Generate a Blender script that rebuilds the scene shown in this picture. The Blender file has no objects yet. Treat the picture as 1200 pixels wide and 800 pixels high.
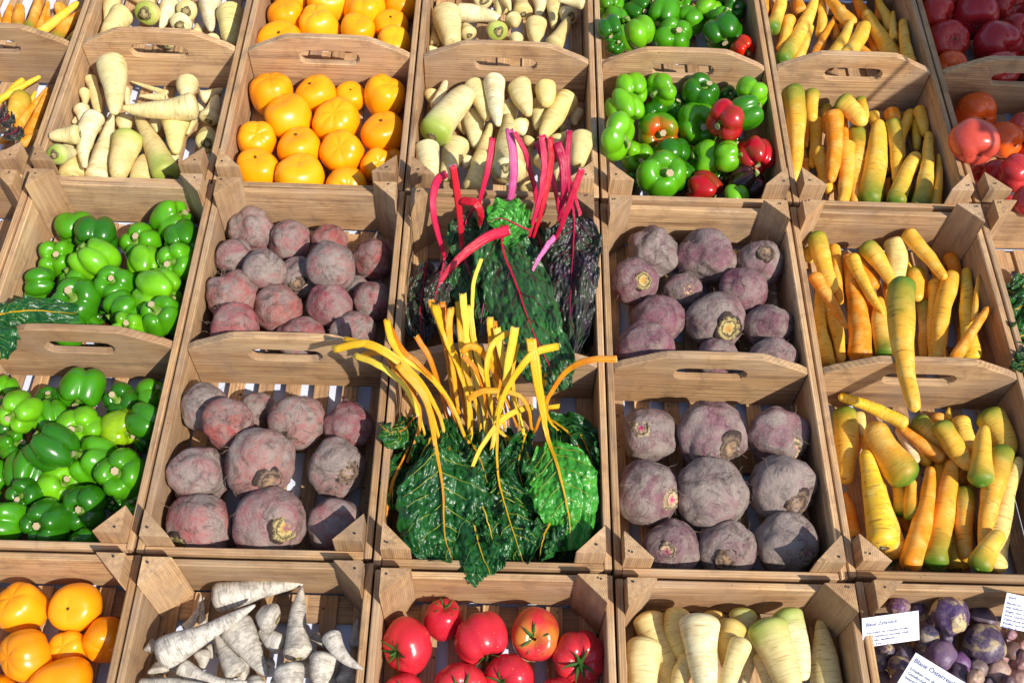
import bpy, math, random
import numpy as np
from mathutils import noise, Vector, Matrix, Euler
random.seed(7)
rs = np.random.RandomState(11)
SC = bpy.context.scene
COL = SC.collection

# ------------------------------------------------------------------ camera
F = 1250.0                       # focal length in pixels of a 1200 px wide picture
CP = np.array([0.1762, -0.5877, 1.6583])
ROT = Euler((0.5722, -0.0267, 0.0163), 'XYZ')
RM = np.array(ROT.to_matrix())
cam_d = bpy.data.cameras.new('camera')
cam_d.sensor_width = 36; cam_d.lens = F / 1200 * 36; cam_d.clip_end = 500; cam_d.clip_start = .05
cam = bpy.data.objects.new('camera', cam_d); COL.objects.link(cam)
cam.location = CP; cam.rotation_euler = ROT
SC.camera = cam

# ------------------------------------------------------------------ light
SUN = Vector((.51, -.48, .71)).normalized()
w = bpy.data.worlds.new('World'); SC.world = w; w.use_nodes = True
nt = w.node_tree
sky = nt.nodes.new('ShaderNodeTexSky'); sky.sky_type = 'NISHITA'; sky.sun_disc = False
sky.sun_elevation = math.asin(SUN.z); sky.sun_rotation = math.atan2(SUN.x, SUN.y)
bg = nt.nodes['Background']; nt.links.new(sky.outputs[0], bg.inputs[0]); bg.inputs[1].default_value = 0.15
sd = bpy.data.lights.new('sun', 'SUN'); sd.energy = 5.0; sd.angle = math.radians(.53); sd.color = (1, .95, .86)
so = bpy.data.objects.new('sun', sd); COL.objects.link(so)
so.rotation_euler = (-SUN).to_track_quat('-Z', 'Y').to_euler(); so.location = (3, -4, 5)
SC.view_settings.view_transform = 'Standard'; SC.view_settings.look = 'None'
SC.view_settings.exposure = 0.12; SC.view_settings.gamma = 1

# ------------------------------------------------------------------ pixel <-> place
def unp(u, v, z=0.0):
    """point of the place at height z that the photograph shows at pixel (u, v)"""
    d = RM @ np.array([(u - 600) / F, -(v - 400) / F, -1.0])
    return CP + (z - CP[2]) / d[2] * d
def depth(p): return float(-((np.asarray(p) - CP) @ RM)[2])
def vdir(dx, dy):
    """direction: right, down in view, the rest towards the viewer"""
    m = math.hypot(dx, dy)
    if m > .97: dx, dy = dx / m * .97, dy / m * .97
    return RM @ np.array([dx, -dy, math.sqrt(1 - dx * dx - dy * dy)])

# ------------------------------------------------------------------ materials
def lin(c):
    c = c.lstrip('#')
    v = [int(c[i:i + 2], 16) / 255 for i in (0, 2, 4)]
    return tuple(x / 12.92 if x <= .04045 else ((x + .055) / 1.055) ** 2.4 for x in v)
class NT:
    def __init__(s, name):
        s.m = bpy.data.materials.new(name); s.m.use_nodes = True
        s.t = s.m.node_tree; s.b = s.t.nodes['Principled BSDF']
    def n(s, ty, **kw):
        nd = s.t.nodes.new('ShaderNode' + ty)
        for k, v in kw.items():
            if k.startswith('i_'):
                key = k[2:]
                nd.inputs[int(key) if key.isdigit() else key].default_value = v
            else: setattr(nd, k, v)
        return nd
    def l(s, a, b): s.t.links.new(a, b)
    def coord(s, scale=(1, 1, 1), kind='Object', rnd=True):
        tc = s.n('TexCoord'); mp = s.n('Mapping'); mp.inputs['Scale'].default_value = scale
        s.l(tc.outputs[kind], mp.inputs['Vector'])
        if rnd:
            oi = s.n('ObjectInfo'); mu = s.n('Math', operation='MULTIPLY', i_1=37.0)
            s.l(oi.outputs['Random'], mu.inputs[0])
            va = s.n('VectorMath', operation='ADD'); s.l(mp.outputs[0], va.inputs[0]); s.l(mu.outputs[0], va.inputs[1])
            return va.outputs[0]
        return mp.outputs[0]
    def noise(s, vec, scale, detail=4, rough=.55, dist=0):
        nd = s.n('TexNoise', i_Scale=scale, i_Detail=detail, i_Roughness=rough, i_Distortion=dist)
        s.l(vec, nd.inputs['Vector']); return nd.outputs['Fac']
    def ramp(s, fac, stops):
        r = s.n('ValToRGB'); cr = r.color_ramp
        while len(cr.elements) < len(stops): cr.elements.new(.5)
        for e, (p, c) in zip(cr.elements, stops):
            e.position = p; e.color = (c if isinstance(c, tuple) else (c, c, c)) + (1,) if not (isinstance(c, tuple) and len(c) == 4) else c
        s.l(fac, r.inputs[0]); return r.outputs[0]
    def mix(s, fac, a, b, mode='MIX'):
        m = s.n('MixRGB', blend_type=mode)
        for i, x in ((0, fac), (1, a), (2, b)):
            if hasattr(x, 'links'): s.l(x, m.inputs[i])
            else: m.inputs[i].default_value = x if i == 0 else tuple(x)[:3] + (1,)
        return m.outputs[0]
    def math(s, op, a, b=0.0):
        m = s.n('Math', operation=op)
        for i, x in ((0, a), (1, b)):
            if hasattr(x, 'links'): s.l(x, m.inputs[i])
            else: m.inputs[i].default_value = x
        return m.outputs[0]
    def bump(s, h, strength=.3, dist=.002):
        b = s.n('Bump', i_Strength=strength, i_Distance=dist); s.l(h, b.inputs['Height']); s.l(b.outputs[0], s.b.inputs['Normal'])
    def color(s, c):
        if hasattr(c, 'links'): s.l(c, s.b.inputs['Base Color'])
        else: s.b.inputs['Base Color'].default_value = tuple(c)[:3] + (1,)
    def rough(s, r):
        if hasattr(r, 'links'): s.l(r, s.b.inputs['Roughness'])
        else: s.b.inputs['Roughness'].default_value = r

def wood(name, axis, tone=1.0, ring=420.0):
    """sawn softwood; grain runs along the board's local axis"""
    m = NT(name)
    sc = {'X': (1.6, 22, 22), 'Y': (22, 1.6, 22), 'Z': (22, 22, 1.6)}[axis]
    v = m.coord(sc); raw = m.coord((1, 1, 1))
    oi = m.n('ObjectInfo')
    big = m.noise(v, .55, 3, .5, .6)
    fine = m.noise(v, 7, 4, .6)
    # growth rings round a heart that lies outside the piece
    tc = m.n('TexCoord'); sp = m.n('SeparateXYZ'); m.l(tc.outputs['Object'], sp.inputs[0])
    a, b = {'X': (1, 2), 'Y': (0, 2), 'Z': (0, 1)}[axis]
    wob = m.noise(v, .35, 2, .5)
    wobs = m.math('MULTIPLY', wob, .030)
    ca = m.math('ADD', sp.outputs[a], m.math('ADD', m.math('MULTIPLY', oi.outputs['Random'], .06), .02))
    cb = m.math('ADD', sp.outputs[b], -.045)
    rr = m.math('SQRT', m.math('ADD', m.math('MULTIPLY', ca, ca), m.math('MULTIPLY', cb, cb)))
    rw = m.math('ADD', rr, wobs)
    sn = m.math('SINE', m.math('MULTIPLY', rw, ring * 4))
    rings = m.math('POWER', m.math('ADD', m.math('MULTIPLY', sn, .5), .5), 2.2)
    c1 = m.ramp(big, [(.25, lin('#AA845A')), (.45, lin('#C49C6C')), (.62, lin('#D6B080')), (.8, lin('#BA9062'))])
    c2 = m.mix(m.math('MULTIPLY', rings, .42), c1, lin('#7E5434'))
    c3 = m.mix(m.ramp(fine, [(.38, 1.0), (.6, 0.0)]), c2, lin('#8A6044'))
    c3 = m.mix(.45, c2, c3)
    grime = m.noise(raw, 26, 5, .65, .4)
    c4 = m.mix(m.math('MULTIPLY', m.ramp(grime, [(.50, 0.0), (.72, 1.0)]), .5), c3, lin('#5E4636'))
    streak = m.noise(v, 1.6, 5, .7)
    c4 = m.mix(m.math('MULTIPLY', m.ramp(streak, [(.56, 0.0), (.68, 1.0)]), .62), c4, lin('#5B4232'))
    vo = m.n('TexVoronoi', i_Scale=.9); vo.feature = 'F1'
    dv = m.n('VectorMath', operation='ADD'); m.l(v, dv.inputs[0]); m.l(m.noise(v, 1.2, 2, .5), dv.inputs[1]); m.l(dv.outputs[0], vo.inputs['Vector'])
    c4 = m.mix(m.math('MULTIPLY', m.ramp(vo.outputs['Distance'], [(.05, 1.0), (.10, 0.0)]), .75), c4, lin('#57331C'))
    c4 = m.mix(m.math('MULTIPLY', m.ramp(m.math('SINE', m.math('MULTIPLY', vo.outputs['Distance'], 60.0)), [(.55, 0.0), (.95, 1.0)]), m.math('MULTIPLY', m.ramp(vo.outputs['Distance'], [(.10, 1.0), (.34, 0.0)]), .45)), c4, lin('#805434'))
    lowf = m.noise(m.coord((1, 1, 1)), 4.5, 4, .6, .5)
    c4 = m.mix(m.math('MULTIPLY', m.ramp(lowf, [(.42, 0.0), (.68, 1.0)]), .45), c4, lin('#8A6850'))
    grey = m.noise(raw, 9, 3, .6)
    c4 = m.mix(m.math('MULTIPLY', m.ramp(grey, [(.4, 0.0), (.75, 1.0)]), .35), c4, lin('#B8A690'))
    spots = m.noise(raw, 190, 2, .5)
    c4 = m.mix(m.math('MULTIPLY', m.ramp(spots, [(.7, 0.0), (.76, 1.0)]), .55), c4, lin('#3F2D22'))
    hv = m.n('HueSaturation', i_Saturation=1.0)
    m.l(c4, hv.inputs['Color'])
    m.l(m.math('ADD', m.math('MULTIPLY', oi.outputs['Random'], .35), .80 * tone), hv.inputs['Value'])
    m.color(hv.outputs[0]); m.rough(.78)
    m.b.inputs['Specular IOR Level'].default_value = .25
    m.bump(m.math('ADD', m.math('MULTIPLY', fine, .8), m.math('MULTIPLY', rings, .35)), .45, .0012)
    return m.m
WX, WY, WZ = wood('wood_along_x', 'X'), wood('wood_along_y', 'Y'), wood('wood_post', 'Z', .97, 560)
WS = wood('wood_slat', 'Y', 1.08, 300)

def glossy(name, rough=.2, mott=.25, dark=lin('#14380A'), spec=.5, sss=0.0, freckle=None, second=None):
    m = NT(name); oi = m.n('ObjectInfo'); v = m.coord((.042,) * 3)
    n1 = m.noise(v, 28, 3, .5); n2 = m.noise(v, 160, 2, .5)
    c = m.mix(m.math('MULTIPLY', m.ramp(n1, [(.4, 0.0), (.75, 1.0)]), mott), oi.outputs['Color'], dark)
    if second:
        m2 = m.noise(v, 17, 2, .5)
        fac = m.math('MULTIPLY', m.ramp(m2, [(.45, 0.0), (.66, 1.0)]), m.math('SUBTRACT', 1.0, oi.outputs['Alpha']))
        c = m.mix(fac, c, second)
    if freckle:
        f = m.noise(v, 330, 1, .5)
        c = m.mix(m.ramp(f, [(.74, 0.0), (.78, .7)]), c, freckle)
    m.color(c)
    m.rough(m.math('ADD', m.math('MULTIPLY', n2, .10), rough - .05))
    m.b.inputs['Specular IOR Level'].default_value = spec
    if sss:
        m.b.inputs['Subsurface Weight'].default_value = sss
        m.b.inputs['Subsurface Radius'].default_value = (.6, .4, .15); m.b.inputs['Subsurface Scale'].default_value = .012
    m.bump(m.math('ADD', m.noise(v, 90, 2, .5), m.math('MULTIPLY', n2, .25)), .12, .0016)
    return m.m
M_PEP = glossy('pepper_skin', .25, .50, lin('#1E4A08'), .55, .0, None, lin('#C8430F'))
M_TOM = glossy('tomato_skin', .27, .30, lin('#B01A14'), .5, .08, lin('#E8C890'), lin('#C77A2E'))
M_ORT = glossy('orange_tomato_skin', .30, .35, lin('#F48C00'), .45, .08, None, None)

def flat(name, c, rough=.6, var=.4, c2=None, scale=60, bump=.2, spec=.4):
    m = NT(name); v = m.coord((1, 1, 1)); n = m.noise(v, scale, 4, .6)
    m.color(m.mix(m.math('MULTIPLY', n, var * 1.6), c, c2 or tuple(x * .45 for x in c))); m.rough(rough)
    m.b.inputs['Specular IOR Level'].default_value = spec
    m.bump(n, bump, .001); return m.m
M_STEMG = flat('green_stem', lin('#7FA23C'), .5, .5, lin('#3E5A1C'))
M_STEMP = flat('dry_stem_end', lin('#C9B48C'), .8, .5)
M_CALYX = flat('tomato_calyx_green', lin('#3F6A1E'), .6, .6, lin('#1C3410'), 150)
M_DRY = flat('dry_brown_scar', lin('#6B4A20'), .9, .5)
M_HAIR = flat('root_hair', lin('#8A7462'), .9, .4)
M_DARKEND = flat('dark_crown_end', lin('#4B4434'), .9, .6, lin('#191510'), 220)

def root_mat(name, palettes, mark, markamt, greens, rough=.5, dirt=None, dirtamt=0, spec=.35):
    """carrots, parsnips: UV u runs round, v runs from tip (0) to crown (1); colour's alpha = how green the crown is"""
    m = NT(name); oi = m.n('ObjectInfo')
    uv = m.n('UVMap'); mp = m.n('Mapping'); mp.inputs['Scale'].default_value = (1.6, 14, 1); m.l(uv.outputs[0], mp.inputs[0])
    mu = m.math('MULTIPLY', oi.outputs['Random'], 53.0)
    va = m.n('VectorMath', operation='ADD'); m.l(mp.outputs[0], va.inputs[0]); m.l(mu, va.inputs[1])
    rings = m.noise(va.outputs[0], 2.6, 4, .62)
    va2 = m.n('VectorMath', operation='MULTIPLY'); m.l(va.outputs[0], va2.inputs[0]); va2.inputs[1].default_value = (3.0, 4.2, 1)
    marks = m.noise(va2.outputs[0], 1.0, 4, .65, .4)
    v = m.coord((1, 1, 1)); blot = m.noise(v, 35, 4, .6)
    c = m.mix(m.ramp(rings, [(.35, 0.0), (.7, 1.0)]), oi.outputs['Color'], palettes[0])
    c = m.mix(.55, oi.outputs['Color'], c)
    c = m.mix(m.math('MULTIPLY', m.ramp(blot, [(.45, 0.0), (.72, 1.0)]), .6), c, palettes[1])
    c = m.mix(m.math('MULTIPLY', m.ramp(marks, [(.56, 0.0), (.66, 1.0)]), markamt), c, mark)
    if dirt: c = m.mix(m.math('MULTIPLY', m.ramp(m.noise(v, 70, 6, .7), [(.46, 0.0), (.60, 1.0)]), dirtamt), c, dirt)
    if dirt: c = m.mix(m.math('MULTIPLY', m.ramp(marks, [(.52, 0.0), (.60, 1.0)]), .38), c, dirt)
    sp = m.n('SeparateXYZ'); m.l(uv.outputs[0], sp.inputs[0])
    t = m.math('ADD', sp.outputs[1], m.math('MULTIPLY', m.math('SUBTRACT', m.noise(v, 30, 2, .5), .5), .35))
    g = m.math('MULTIPLY', m.ramp(t, [(.58, 0.0), (.78, .45), (1.0, 1.0)]), oi.outputs['Alpha'])
    c = m.mix(g, c, greens)
    m.color(c); m.rough(rough); m.b.inputs['Specular IOR Level'].default_value = spec
    m.b.inputs['Subsurface Weight'].default_value = .05; m.b.inputs['Subsurface Scale'].default_value = .01
    m.bump(m.math('ADD', rings, m.math('MULTIPLY', marks, .6)), .35, .0014)
    return m.m
M_CAR = root_mat('yellow_carrot_skin', [lin('#E09A2E'), lin('#F0D678')], lin('#9A641E'), .75, lin('#527A20'), .46)
M_PAR = root_mat('parsnip_skin', [lin('#CDB170'), lin('#C9A765')], lin('#94703A'), .75, lin('#93A83C'), .5)
M_WHI = root_mat('dusty_root_skin', [lin('#B4AA9A'), lin('#D6CEC2')], lin('#8C8172'), .5, lin('#A39A86'), .85, lin('#5C544C'), .5, .15)

def beet_mat():
    m = NT('earthy_beet_skin'); oi = m.n('ObjectInfo'); v = m.coord((.05, .05, .05))
    a = m.noise(v, 26, 6, .65, .5); b = m.noise(v, 90, 6, .75, .3); d = m.noise(v, 22, 8, .8, 1.2); s = m.noise(v, 230, 3, .6)
    dust = m.mix(b, lin('#B3A197'), lin('#85756D'))
    amt = m.math('ADD', m.math('MULTIPLY', m.ramp(a, [(.38, 0.0), (.62, 1.0)]), .75), m.math('MULTIPLY', m.ramp(b, [(.4, 0.0), (.6, 1.0)]), .3))
    amt = m.math('MINIMUM', m.math('ADD', amt, m.math('SUBTRACT', oi.outputs['Alpha'], .5)), 1.0)
    c = m.mix(amt, oi.outputs['Color'], dust)
    c = m.mix(m.math('MULTIPLY', m.ramp(d, [(.50, 0.0), (.64, 1.0)]), .8), c, lin('#463832'))
    c = m.mix(m.math('MULTIPLY', m.ramp(s, [(.62, 0.0), (.72, 1.0)]), .5), c, lin('#B39C90'))
    m.color(c); m.rough(.72); m.b.inputs['Specular IOR Level'].default_value = .3
    m.bump(m.math('ADD', m.math('MULTIPLY', b, 1.0), m.math('ADD', m.math('MULTIPLY', d, 1.2), m.math('MULTIPLY', s, .25))), .9, .005)
    return m.m
M_BEET = beet_mat()
def crown_mat(name, inner, outer, ring=lin('#3A2A22')):
    m = NT(name); tc = m.n('TexCoord'); sp = m.n('SeparateXYZ'); m.l(tc.outputs['Object'], sp.inputs[0])
    r = m.math('SQRT', m.math('ADD', m.math('MULTIPLY', sp.outputs[0], sp.outputs[0]), m.math('MULTIPLY', sp.outputs[1], sp.outputs[1])))
    v = m.coord((.05, .05, .05)); n = m.noise(v, 130, 4, .65)
    rr = m.math('ADD', m.math('MULTIPLY', r, 2.3), m.math('MULTIPLY', m.math('SUBTRACT', n, .5), .9))
    c = m.ramp(rr, [(.10, inner), (.42, outer), (.58, ring), (.72, outer), (.95, ring)])
    c = m.mix(m.math('MULTIPLY', m.ramp(n, [(.52, 0.0), (.62, 1.0)]), .6), c, ring)
    m.color(c); m.rough(.85); m.bump(n, .9, .003); return m.m
M_CRY = crown_mat('yellow_beet_crown', lin('#B8843A'), lin('#B4A268'))
M_CRP = crown_mat('pink_beet_crown', lin('#B8356A'), lin('#C8B088'))
M_CRB = crown_mat('brown_beet_crown', lin('#A08060'), lin('#7A6450'))

def potato_mat():
    m = NT('potato_skin'); oi = m.n('ObjectInfo'); v = m.coord((.03, .03, .03))
    a = m.noise(v, 30, 4, .6, .6); b = m.noise(v, 140, 5, .7); e = m.noise(v, 60, 3, .5)
    c = m.mix(m.math('MULTIPLY', m.ramp(a, [(.50, 0.0), (.58, 1.0)]), m.math('SUBTRACT', 1.12, oi.outputs['Alpha'])), oi.outputs['Color'], lin('#C9B27E'))
    c = m.mix(m.math('MULTIPLY', m.ramp(b, [(.42, 0.0), (.62, 1.0)]), .6), c, lin('#7A6872'))
    c = m.mix(m.math('MULTIPLY', m.ramp(e, [(.66, 0.0), (.71, 1.0)]), .7), c, lin('#20141E'))
    m.color(c); m.rough(.45); m.b.inputs['Specular IOR Level'].default_value = .5; m.bump(b, .35, .002); return m.m
M_POT = potato_mat()

def leaf_mat(name, c1, c2, dark):
    m = NT(name); v = m.coord((1, 1, 1)); a = m.noise(v, 24, 4, .6); b = m.noise(v, 120, 4, .65)
    c = m.mix(m.ramp(a, [(.35, 0.0), (.65, 1.0)]), c1, c2)
    c = m.mix(m.math('MULTIPLY', m.ramp(b, [(.45, 0.0), (.7, 1.0)]), .55), c, dark)
    m.color(c); m.rough(.31); m.b.inputs['Specular IOR Level'].default_value = .5
    m.b.inputs['Subsurface Weight'].default_value = .12; m.b.inputs['Subsurface Scale'].default_value = .004; m.b.inputs['Subsurface Radius'].default_value = (.4, 1, .2)
    m.bump(m.math('ADD', m.noise(v, 95, 3, .5), m.math('MULTIPLY', m.noise(v, 320, 2, .5), .3)), .55, .0035)
    return m.m
M_LG = leaf_mat('dark_green_leaf', lin('#225E20'), lin('#15441C'), lin('#0B2C16'))
M_LB = leaf_mat('bright_green_leaf', lin('#489A2C'), lin('#348426'), lin('#226420'))
M_LM = leaf_mat('red_chard_green_leaf', lin('#30682A'), lin('#2B4426'), lin('#2A2030'))
M_LP = leaf_mat('purple_green_leaf', lin('#3C4A30'), lin('#362838'), lin('#1C1622'))
def stalk_mat(name, c1, c2, edge):
    m = NT(name); oi = m.n('ObjectInfo'); uv = m.n('UVMap'); mp = m.n('Mapping'); mp.inputs['Scale'].default_value = (6, .45, 1)
    m.l(uv.outputs[0], mp.inputs[0]); v = m.coord((1, 1, 1))
    n = m.noise(mp.outputs[0], 3, 3, .6); n2 = m.noise(v, 25, 3, .6)
    c = m.mix(m.ramp(n, [(.35, 0.0), (.65, 1.0)]), c1, c2)
    c = m.mix(m.math('MULTIPLY', m.ramp(n, [(.55, 0.0), (.68, 1.0)]), .6), c, tuple(x * .55 for x in c2))
    c = m.mix(m.ramp(m.math('ADD', n2, m.math('SUBTRACT', oi.outputs['Random'], .5)), [(.35, 0.0), (.75, .8)]), c, edge)
    m.color(c); m.rough(.38); m.bump(n, .9, .003)
    m.b.inputs['Subsurface Weight'].default_value = .08; m.b.inputs['Subsurface Scale'].default_value = .006
    return m.m
M_SY = stalk_mat('yellow_stalk', lin('#F0BE1A'), lin('#E29E08'), lin('#EED048'))
M_SO = stalk_mat('orange_stalk', lin('#E88A0A'), lin('#DC7406'), lin('#EAA61A'))
M_SR = stalk_mat('magenta_stalk', lin('#C8124A'), lin('#A00A38'), lin('#D42048'))
M_SRR = stalk_mat('red_stalk', lin('#D01A2C'), lin('#B80C24'), lin('#C81440'))
M_SP = stalk_mat('pink_streaked_stalk', lin('#C44A88'), lin('#E07AB0'), lin('#B02060'))
M_CUTY = flat('pale_yellow_cut_end', lin('#D8BE72'), .8, .6, lin('#7A5426'), 400)
M_CUTR = flat('pale_pink_cut_end', lin('#D88AA0'), .7, .4)
M_VY = flat('yellow_vein', lin('#9AA030'), .4, .3)
M_VG = flat('pale_green_vein', lin('#4E7A2C'), .4, .3)
M_VR = flat('red_vein', lin('#6A1028'), .4, .3)
M_CARD = flat('white_paper_card', lin('#E6E8F0'), .5, .03, None, 20, 0)
M_INK = flat('blue_black_ink', lin('#3A3F78'), .6, .05)
M_INKT = flat('title_ink', lin('#30356A'), .6, .05)

# ------------------------------------------------------------------ mesh helpers
def grid(name, V, closed_u=True, cap0=False, cap1=False, uv=None, mat=None, smooth=True, capmat=None):
    """V[i along][j round]"""
    V = np.asarray(V, float); n, k = V.shape[:2]
    verts = V.reshape(-1, 3); faces = []
    kk = k if closed_u else k - 1
    i = np.arange(n - 1)[:, None]; j = np.arange(kk)[None, :]; j1 = (j + 1) % k
    f = np.stack([i * k + j, i * k + j1 + 0 * i, (i + 1) * k + j1, (i + 1) * k + j], -1).reshape(-1, 4)
    faces = f.tolist(); nq = len(faces)
    if cap0: faces.append(list(range(k))[::-1])
    if cap1: faces.append([(n - 1) * k + q for q in range(k)])
    me = bpy.data.meshes.new(name); me.from_pydata(verts.tolist(), [], faces)
    if smooth:
        sm = np.ones(len(faces), bool); sm[nq:] = False; me.polygons.foreach_set('use_smooth', sm)
    if uv is not None:
        ul = me.uv_layers.new(name='UVMap'); L = np.zeros(len(me.loops), np.int32); me.loops.foreach_get('vertex_index', L)
        U = np.stack([(L % k) / k, (L // k) / (n - 1)], -1)
        # close the seam
        first = np.arange(nq * 4) % 4
        jj = (L[:nq * 4] % k == 0) & ((first == 1) | (first == 2)) & closed_u
        U[:nq * 4][jj, 0] = 1.0
        if uv is not True: U[:, 1] = np.asarray(uv)[L // k]
        ul.data.foreach_set('uv', U.astype(np.float32).ravel())
    if mat: me.materials.append(mat)
    if capmat:
        me.materials.append(capmat)
        for q in range(nq, len(faces)): me.polygons[q].material_index = 1
    return me
def tube_pts(P, R, k=8, flat_=1.0, up=(0, 0, 1)):
    P = np.asarray(P, float); n = len(P); T = np.gradient(P, axis=0); T /= np.linalg.norm(T, axis=1)[:, None] + 1e-12
    out = np.zeros((n, k, 3)); a = np.arange(k) / k * 2 * np.pi; up = np.asarray(up, float)
    for i in range(n):
        x = np.cross(T[i], up); x /= np.linalg.norm(x) + 1e-9; y = np.cross(x, T[i])
        out[i] = P[i] + R[i] * (np.cos(a)[:, None] * x + flat_ * np.sin(a)[:, None] * y)
    return out
def join_grids(name, Gs, mat, closed=True):
    vs, fs, off = [], [], 0
    for V in Gs:
        n, k = V.shape[:2]; kk = k if closed else k - 1
        for i in range(n - 1):
            for j in range(kk):
                j1 = (j + 1) % k
                fs.append((off + i * k + j, off + i * k + j1, off + (i + 1) * k + j1, off + (i + 1) * k + j))
        vs.append(V.reshape(-1, 3)); off += n * k
    me = bpy.data.meshes.new(name); me.from_pydata(np.concatenate(vs).tolist(), [], fs)
    me.polygons.foreach_set('use_smooth', np.ones(len(fs), bool)); me.materials.append(mat); return me
def cr(P, m):
    """Catmull-Rom through rows of P, m samples"""
    P = np.asarray(P, float)
    Q = np.vstack([2 * P[0] - P[1], P, 2 * P[-1] - P[-2]]); out = []
    for u in np.linspace(0, len(P) - 1 - 1e-6, m):
        i = int(u); t = u - i; a, b, c, d = Q[i:i + 4]
        out.append(.5 * (2 * b + (c - a) * t + (2 * a - 5 * b + 4 * c - d) * t * t + (3 * b - a - 3 * c + d) * t ** 3))
    return np.array(out)
def obj(name, me, parent=None, loc=None, M=None, color=None):
    o = bpy.data.objects.new(name, me); COL.objects.link(o)
    if M is not None: o.matrix_world = M
    if loc is not None: o.location = loc
    if parent: o.parent = parent
    if color: o.color = color
    return o
def tag(o, label, cat, group=None, kind=None):
    if label: o['label'] = label
    if cat: o['category'] = cat
    if group: o['group'] = group
    if kind: o['kind'] = kind
    return o
def frame(axis, spin=0.0):
    """rotation whose local z is axis"""
    z = Vector(axis).normalized(); x = Vector((0, 0, 1)).cross(z)
    if x.length < .05: x = Vector((1, 0, 0))
    x.normalize(); y = z.cross(x)
    return Matrix(((x.x, y.x, z.x), (x.y, y.y, z.y), (x.z, y.z, z.z))) @ Matrix.Rotation(spin, 3, 'Z')
def box(name, dx, dy, dz, mat, ch=.0012, rot=None):
    hx, hy, hz = dx / 2, dy / 2, dz / 2; vs = []; idx = {}
    for sx in (-1, 1):
        for sy in (-1, 1):
            for sz in (-1, 1):
                for a in range(3):
                    p = [sx * (hx - ch), sy * (hy - ch), sz * (hz - ch)]; p[a] = (sx * hx, sy * hy, sz * hz)[a]
                    idx[(sx, sy, sz, a)] = len(vs); vs.append(p)
    fs = []
    for a in range(3):
        b, c = (a + 1) % 3, (a + 2) % 3
        for s in (-1, 1):
            q = []
            for u, v in ((-1, -1), (1, -1), (1, 1), (-1, 1)):
                k = [0, 0, 0]; k[a] = s; k[b] = u; k[c] = v; q.append(idx[(*k, a)])
            fs.append(q if s > 0 else q[::-1])
            for s2 in (-1, 1):            # edges between face a (s) and face b (s2)
                k1 = [0, 0, 0]; k1[a] = s; k1[b] = s2; k1[c] = -1; k2 = list(k1); k2[c] = 1
                q = [idx[(*k1, a)], idx[(*k2, a)], idx[(*k2, b)], idx[(*k1, b)]]
                fs.append(q if s * s2 < 0 else q[::-1])
    for sx in (-1, 1):
        for sy in (-1, 1):
            for sz in (-1, 1):
                q = [idx[(sx, sy, sz, a)] for a in range(3)]; fs.append(q if sx * sy * sz > 0 else q[::-1])
    me = bpy.data.meshes.new(name); me.from_pydata(vs, [], fs); me.materials.append(mat)
    return me

# ------------------------------------------------------------------ setting
gm = NT('grey_paving'); gv = gm.coord((1, 1, 1), rnd=False)
gm.color(gm.ramp(gm.noise(gv, 6, 6, .65), [(.3, (.10, .10, .095)), (.7, (.20, .19, .18))])); gm.rough(.9)
me = bpy.data.meshes.new('ground'); S = 150
me.from_pydata([(-S, -S, -.78), (S, -S, -.78), (S, S, -.78), (-S, S, -.78)], [], [(0, 1, 2, 3)]); me.materials.append(gm.m)
tag(obj('ground', me), None, None, kind='structure')
tm = NT('blue_white_board'); tv = tm.coord((1, 1, 1), rnd=False)
tm.color(tm.ramp(tm.noise(tv, 12, 4, .6), [(.3, lin('#D0D6EC')), (.7, lin('#E2E8F8'))])); tm.rough(.5)
stand = bpy.data.objects.new('market_stand', None); COL.objects.link(stand); stand.location = (.18, .75, -.78)
tag(stand, 'long pale blue-white display table underneath all of the wooden crates', 'table')
o = obj('tabletop', box('tabletop', 2.62, 2.36, .03, tm.m, .002), stand, loc=(0, 0, .78 - .0358))
o = box('table_leg', .05, .05, .715, WZ)
for sx in (-1.2, 0, 1.2):
    for sy in (-1.1, 1.1): obj('leg', o, stand, loc=(sx, sy, .3585))

# unseen canvas on a pole, added only to shade the far right crates
shade = bpy.data.objects.new('added_sunshade', None); COL.objects.link(shade); shade.location = (2.42, .72, -.78)
tag(shade, 'added unseen canvas on a wooden pole, shading the far right crates', 'sunshade')
ncl = 14; V = np.zeros((ncl, ncl, 3))
for i in range(ncl):
    for j in range(ncl):
        x = -.74 + .80 * i / (ncl - 1); y = -.40 + .80 * j / (ncl - 1)
        V[i, j] = (x, y, 1.77 + .03 * math.sin(x * 5) * math.cos(y * 4) + .02 * math.sin(y * 9))
cl = obj('canvas', grid('canvas', V, False, mat=flat('off_white_canvas', lin('#D8D2C4'), .9, .2)), shade)
cl.modifiers.new('thickness', 'SOLIDIFY').thickness = .002
obj('pole', box('pole', .04, .04, 1.76, WZ), shade, loc=(0, 0, .88))
sdv = np.array(SUN)
ra, rb = unp(1066, 76, .14), unp(1035, 150, .02)
pa, pb = ra + (ra - rb) * 1.2 + sdv * 1.34, rb + (rb - ra) * 1.6 + sdv * 1.15
obj('shadow_strap', grid('shadow_strap', tube_pts(np.linspace(pa, pb, 6) - np.array(shade.location), [.0055] * 6, 8, up=(0, 1, .2)), True, cap0=True, cap1=True, mat=WZ), shade)  # added out of view to cast a thin shadow line on a handle board
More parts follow.
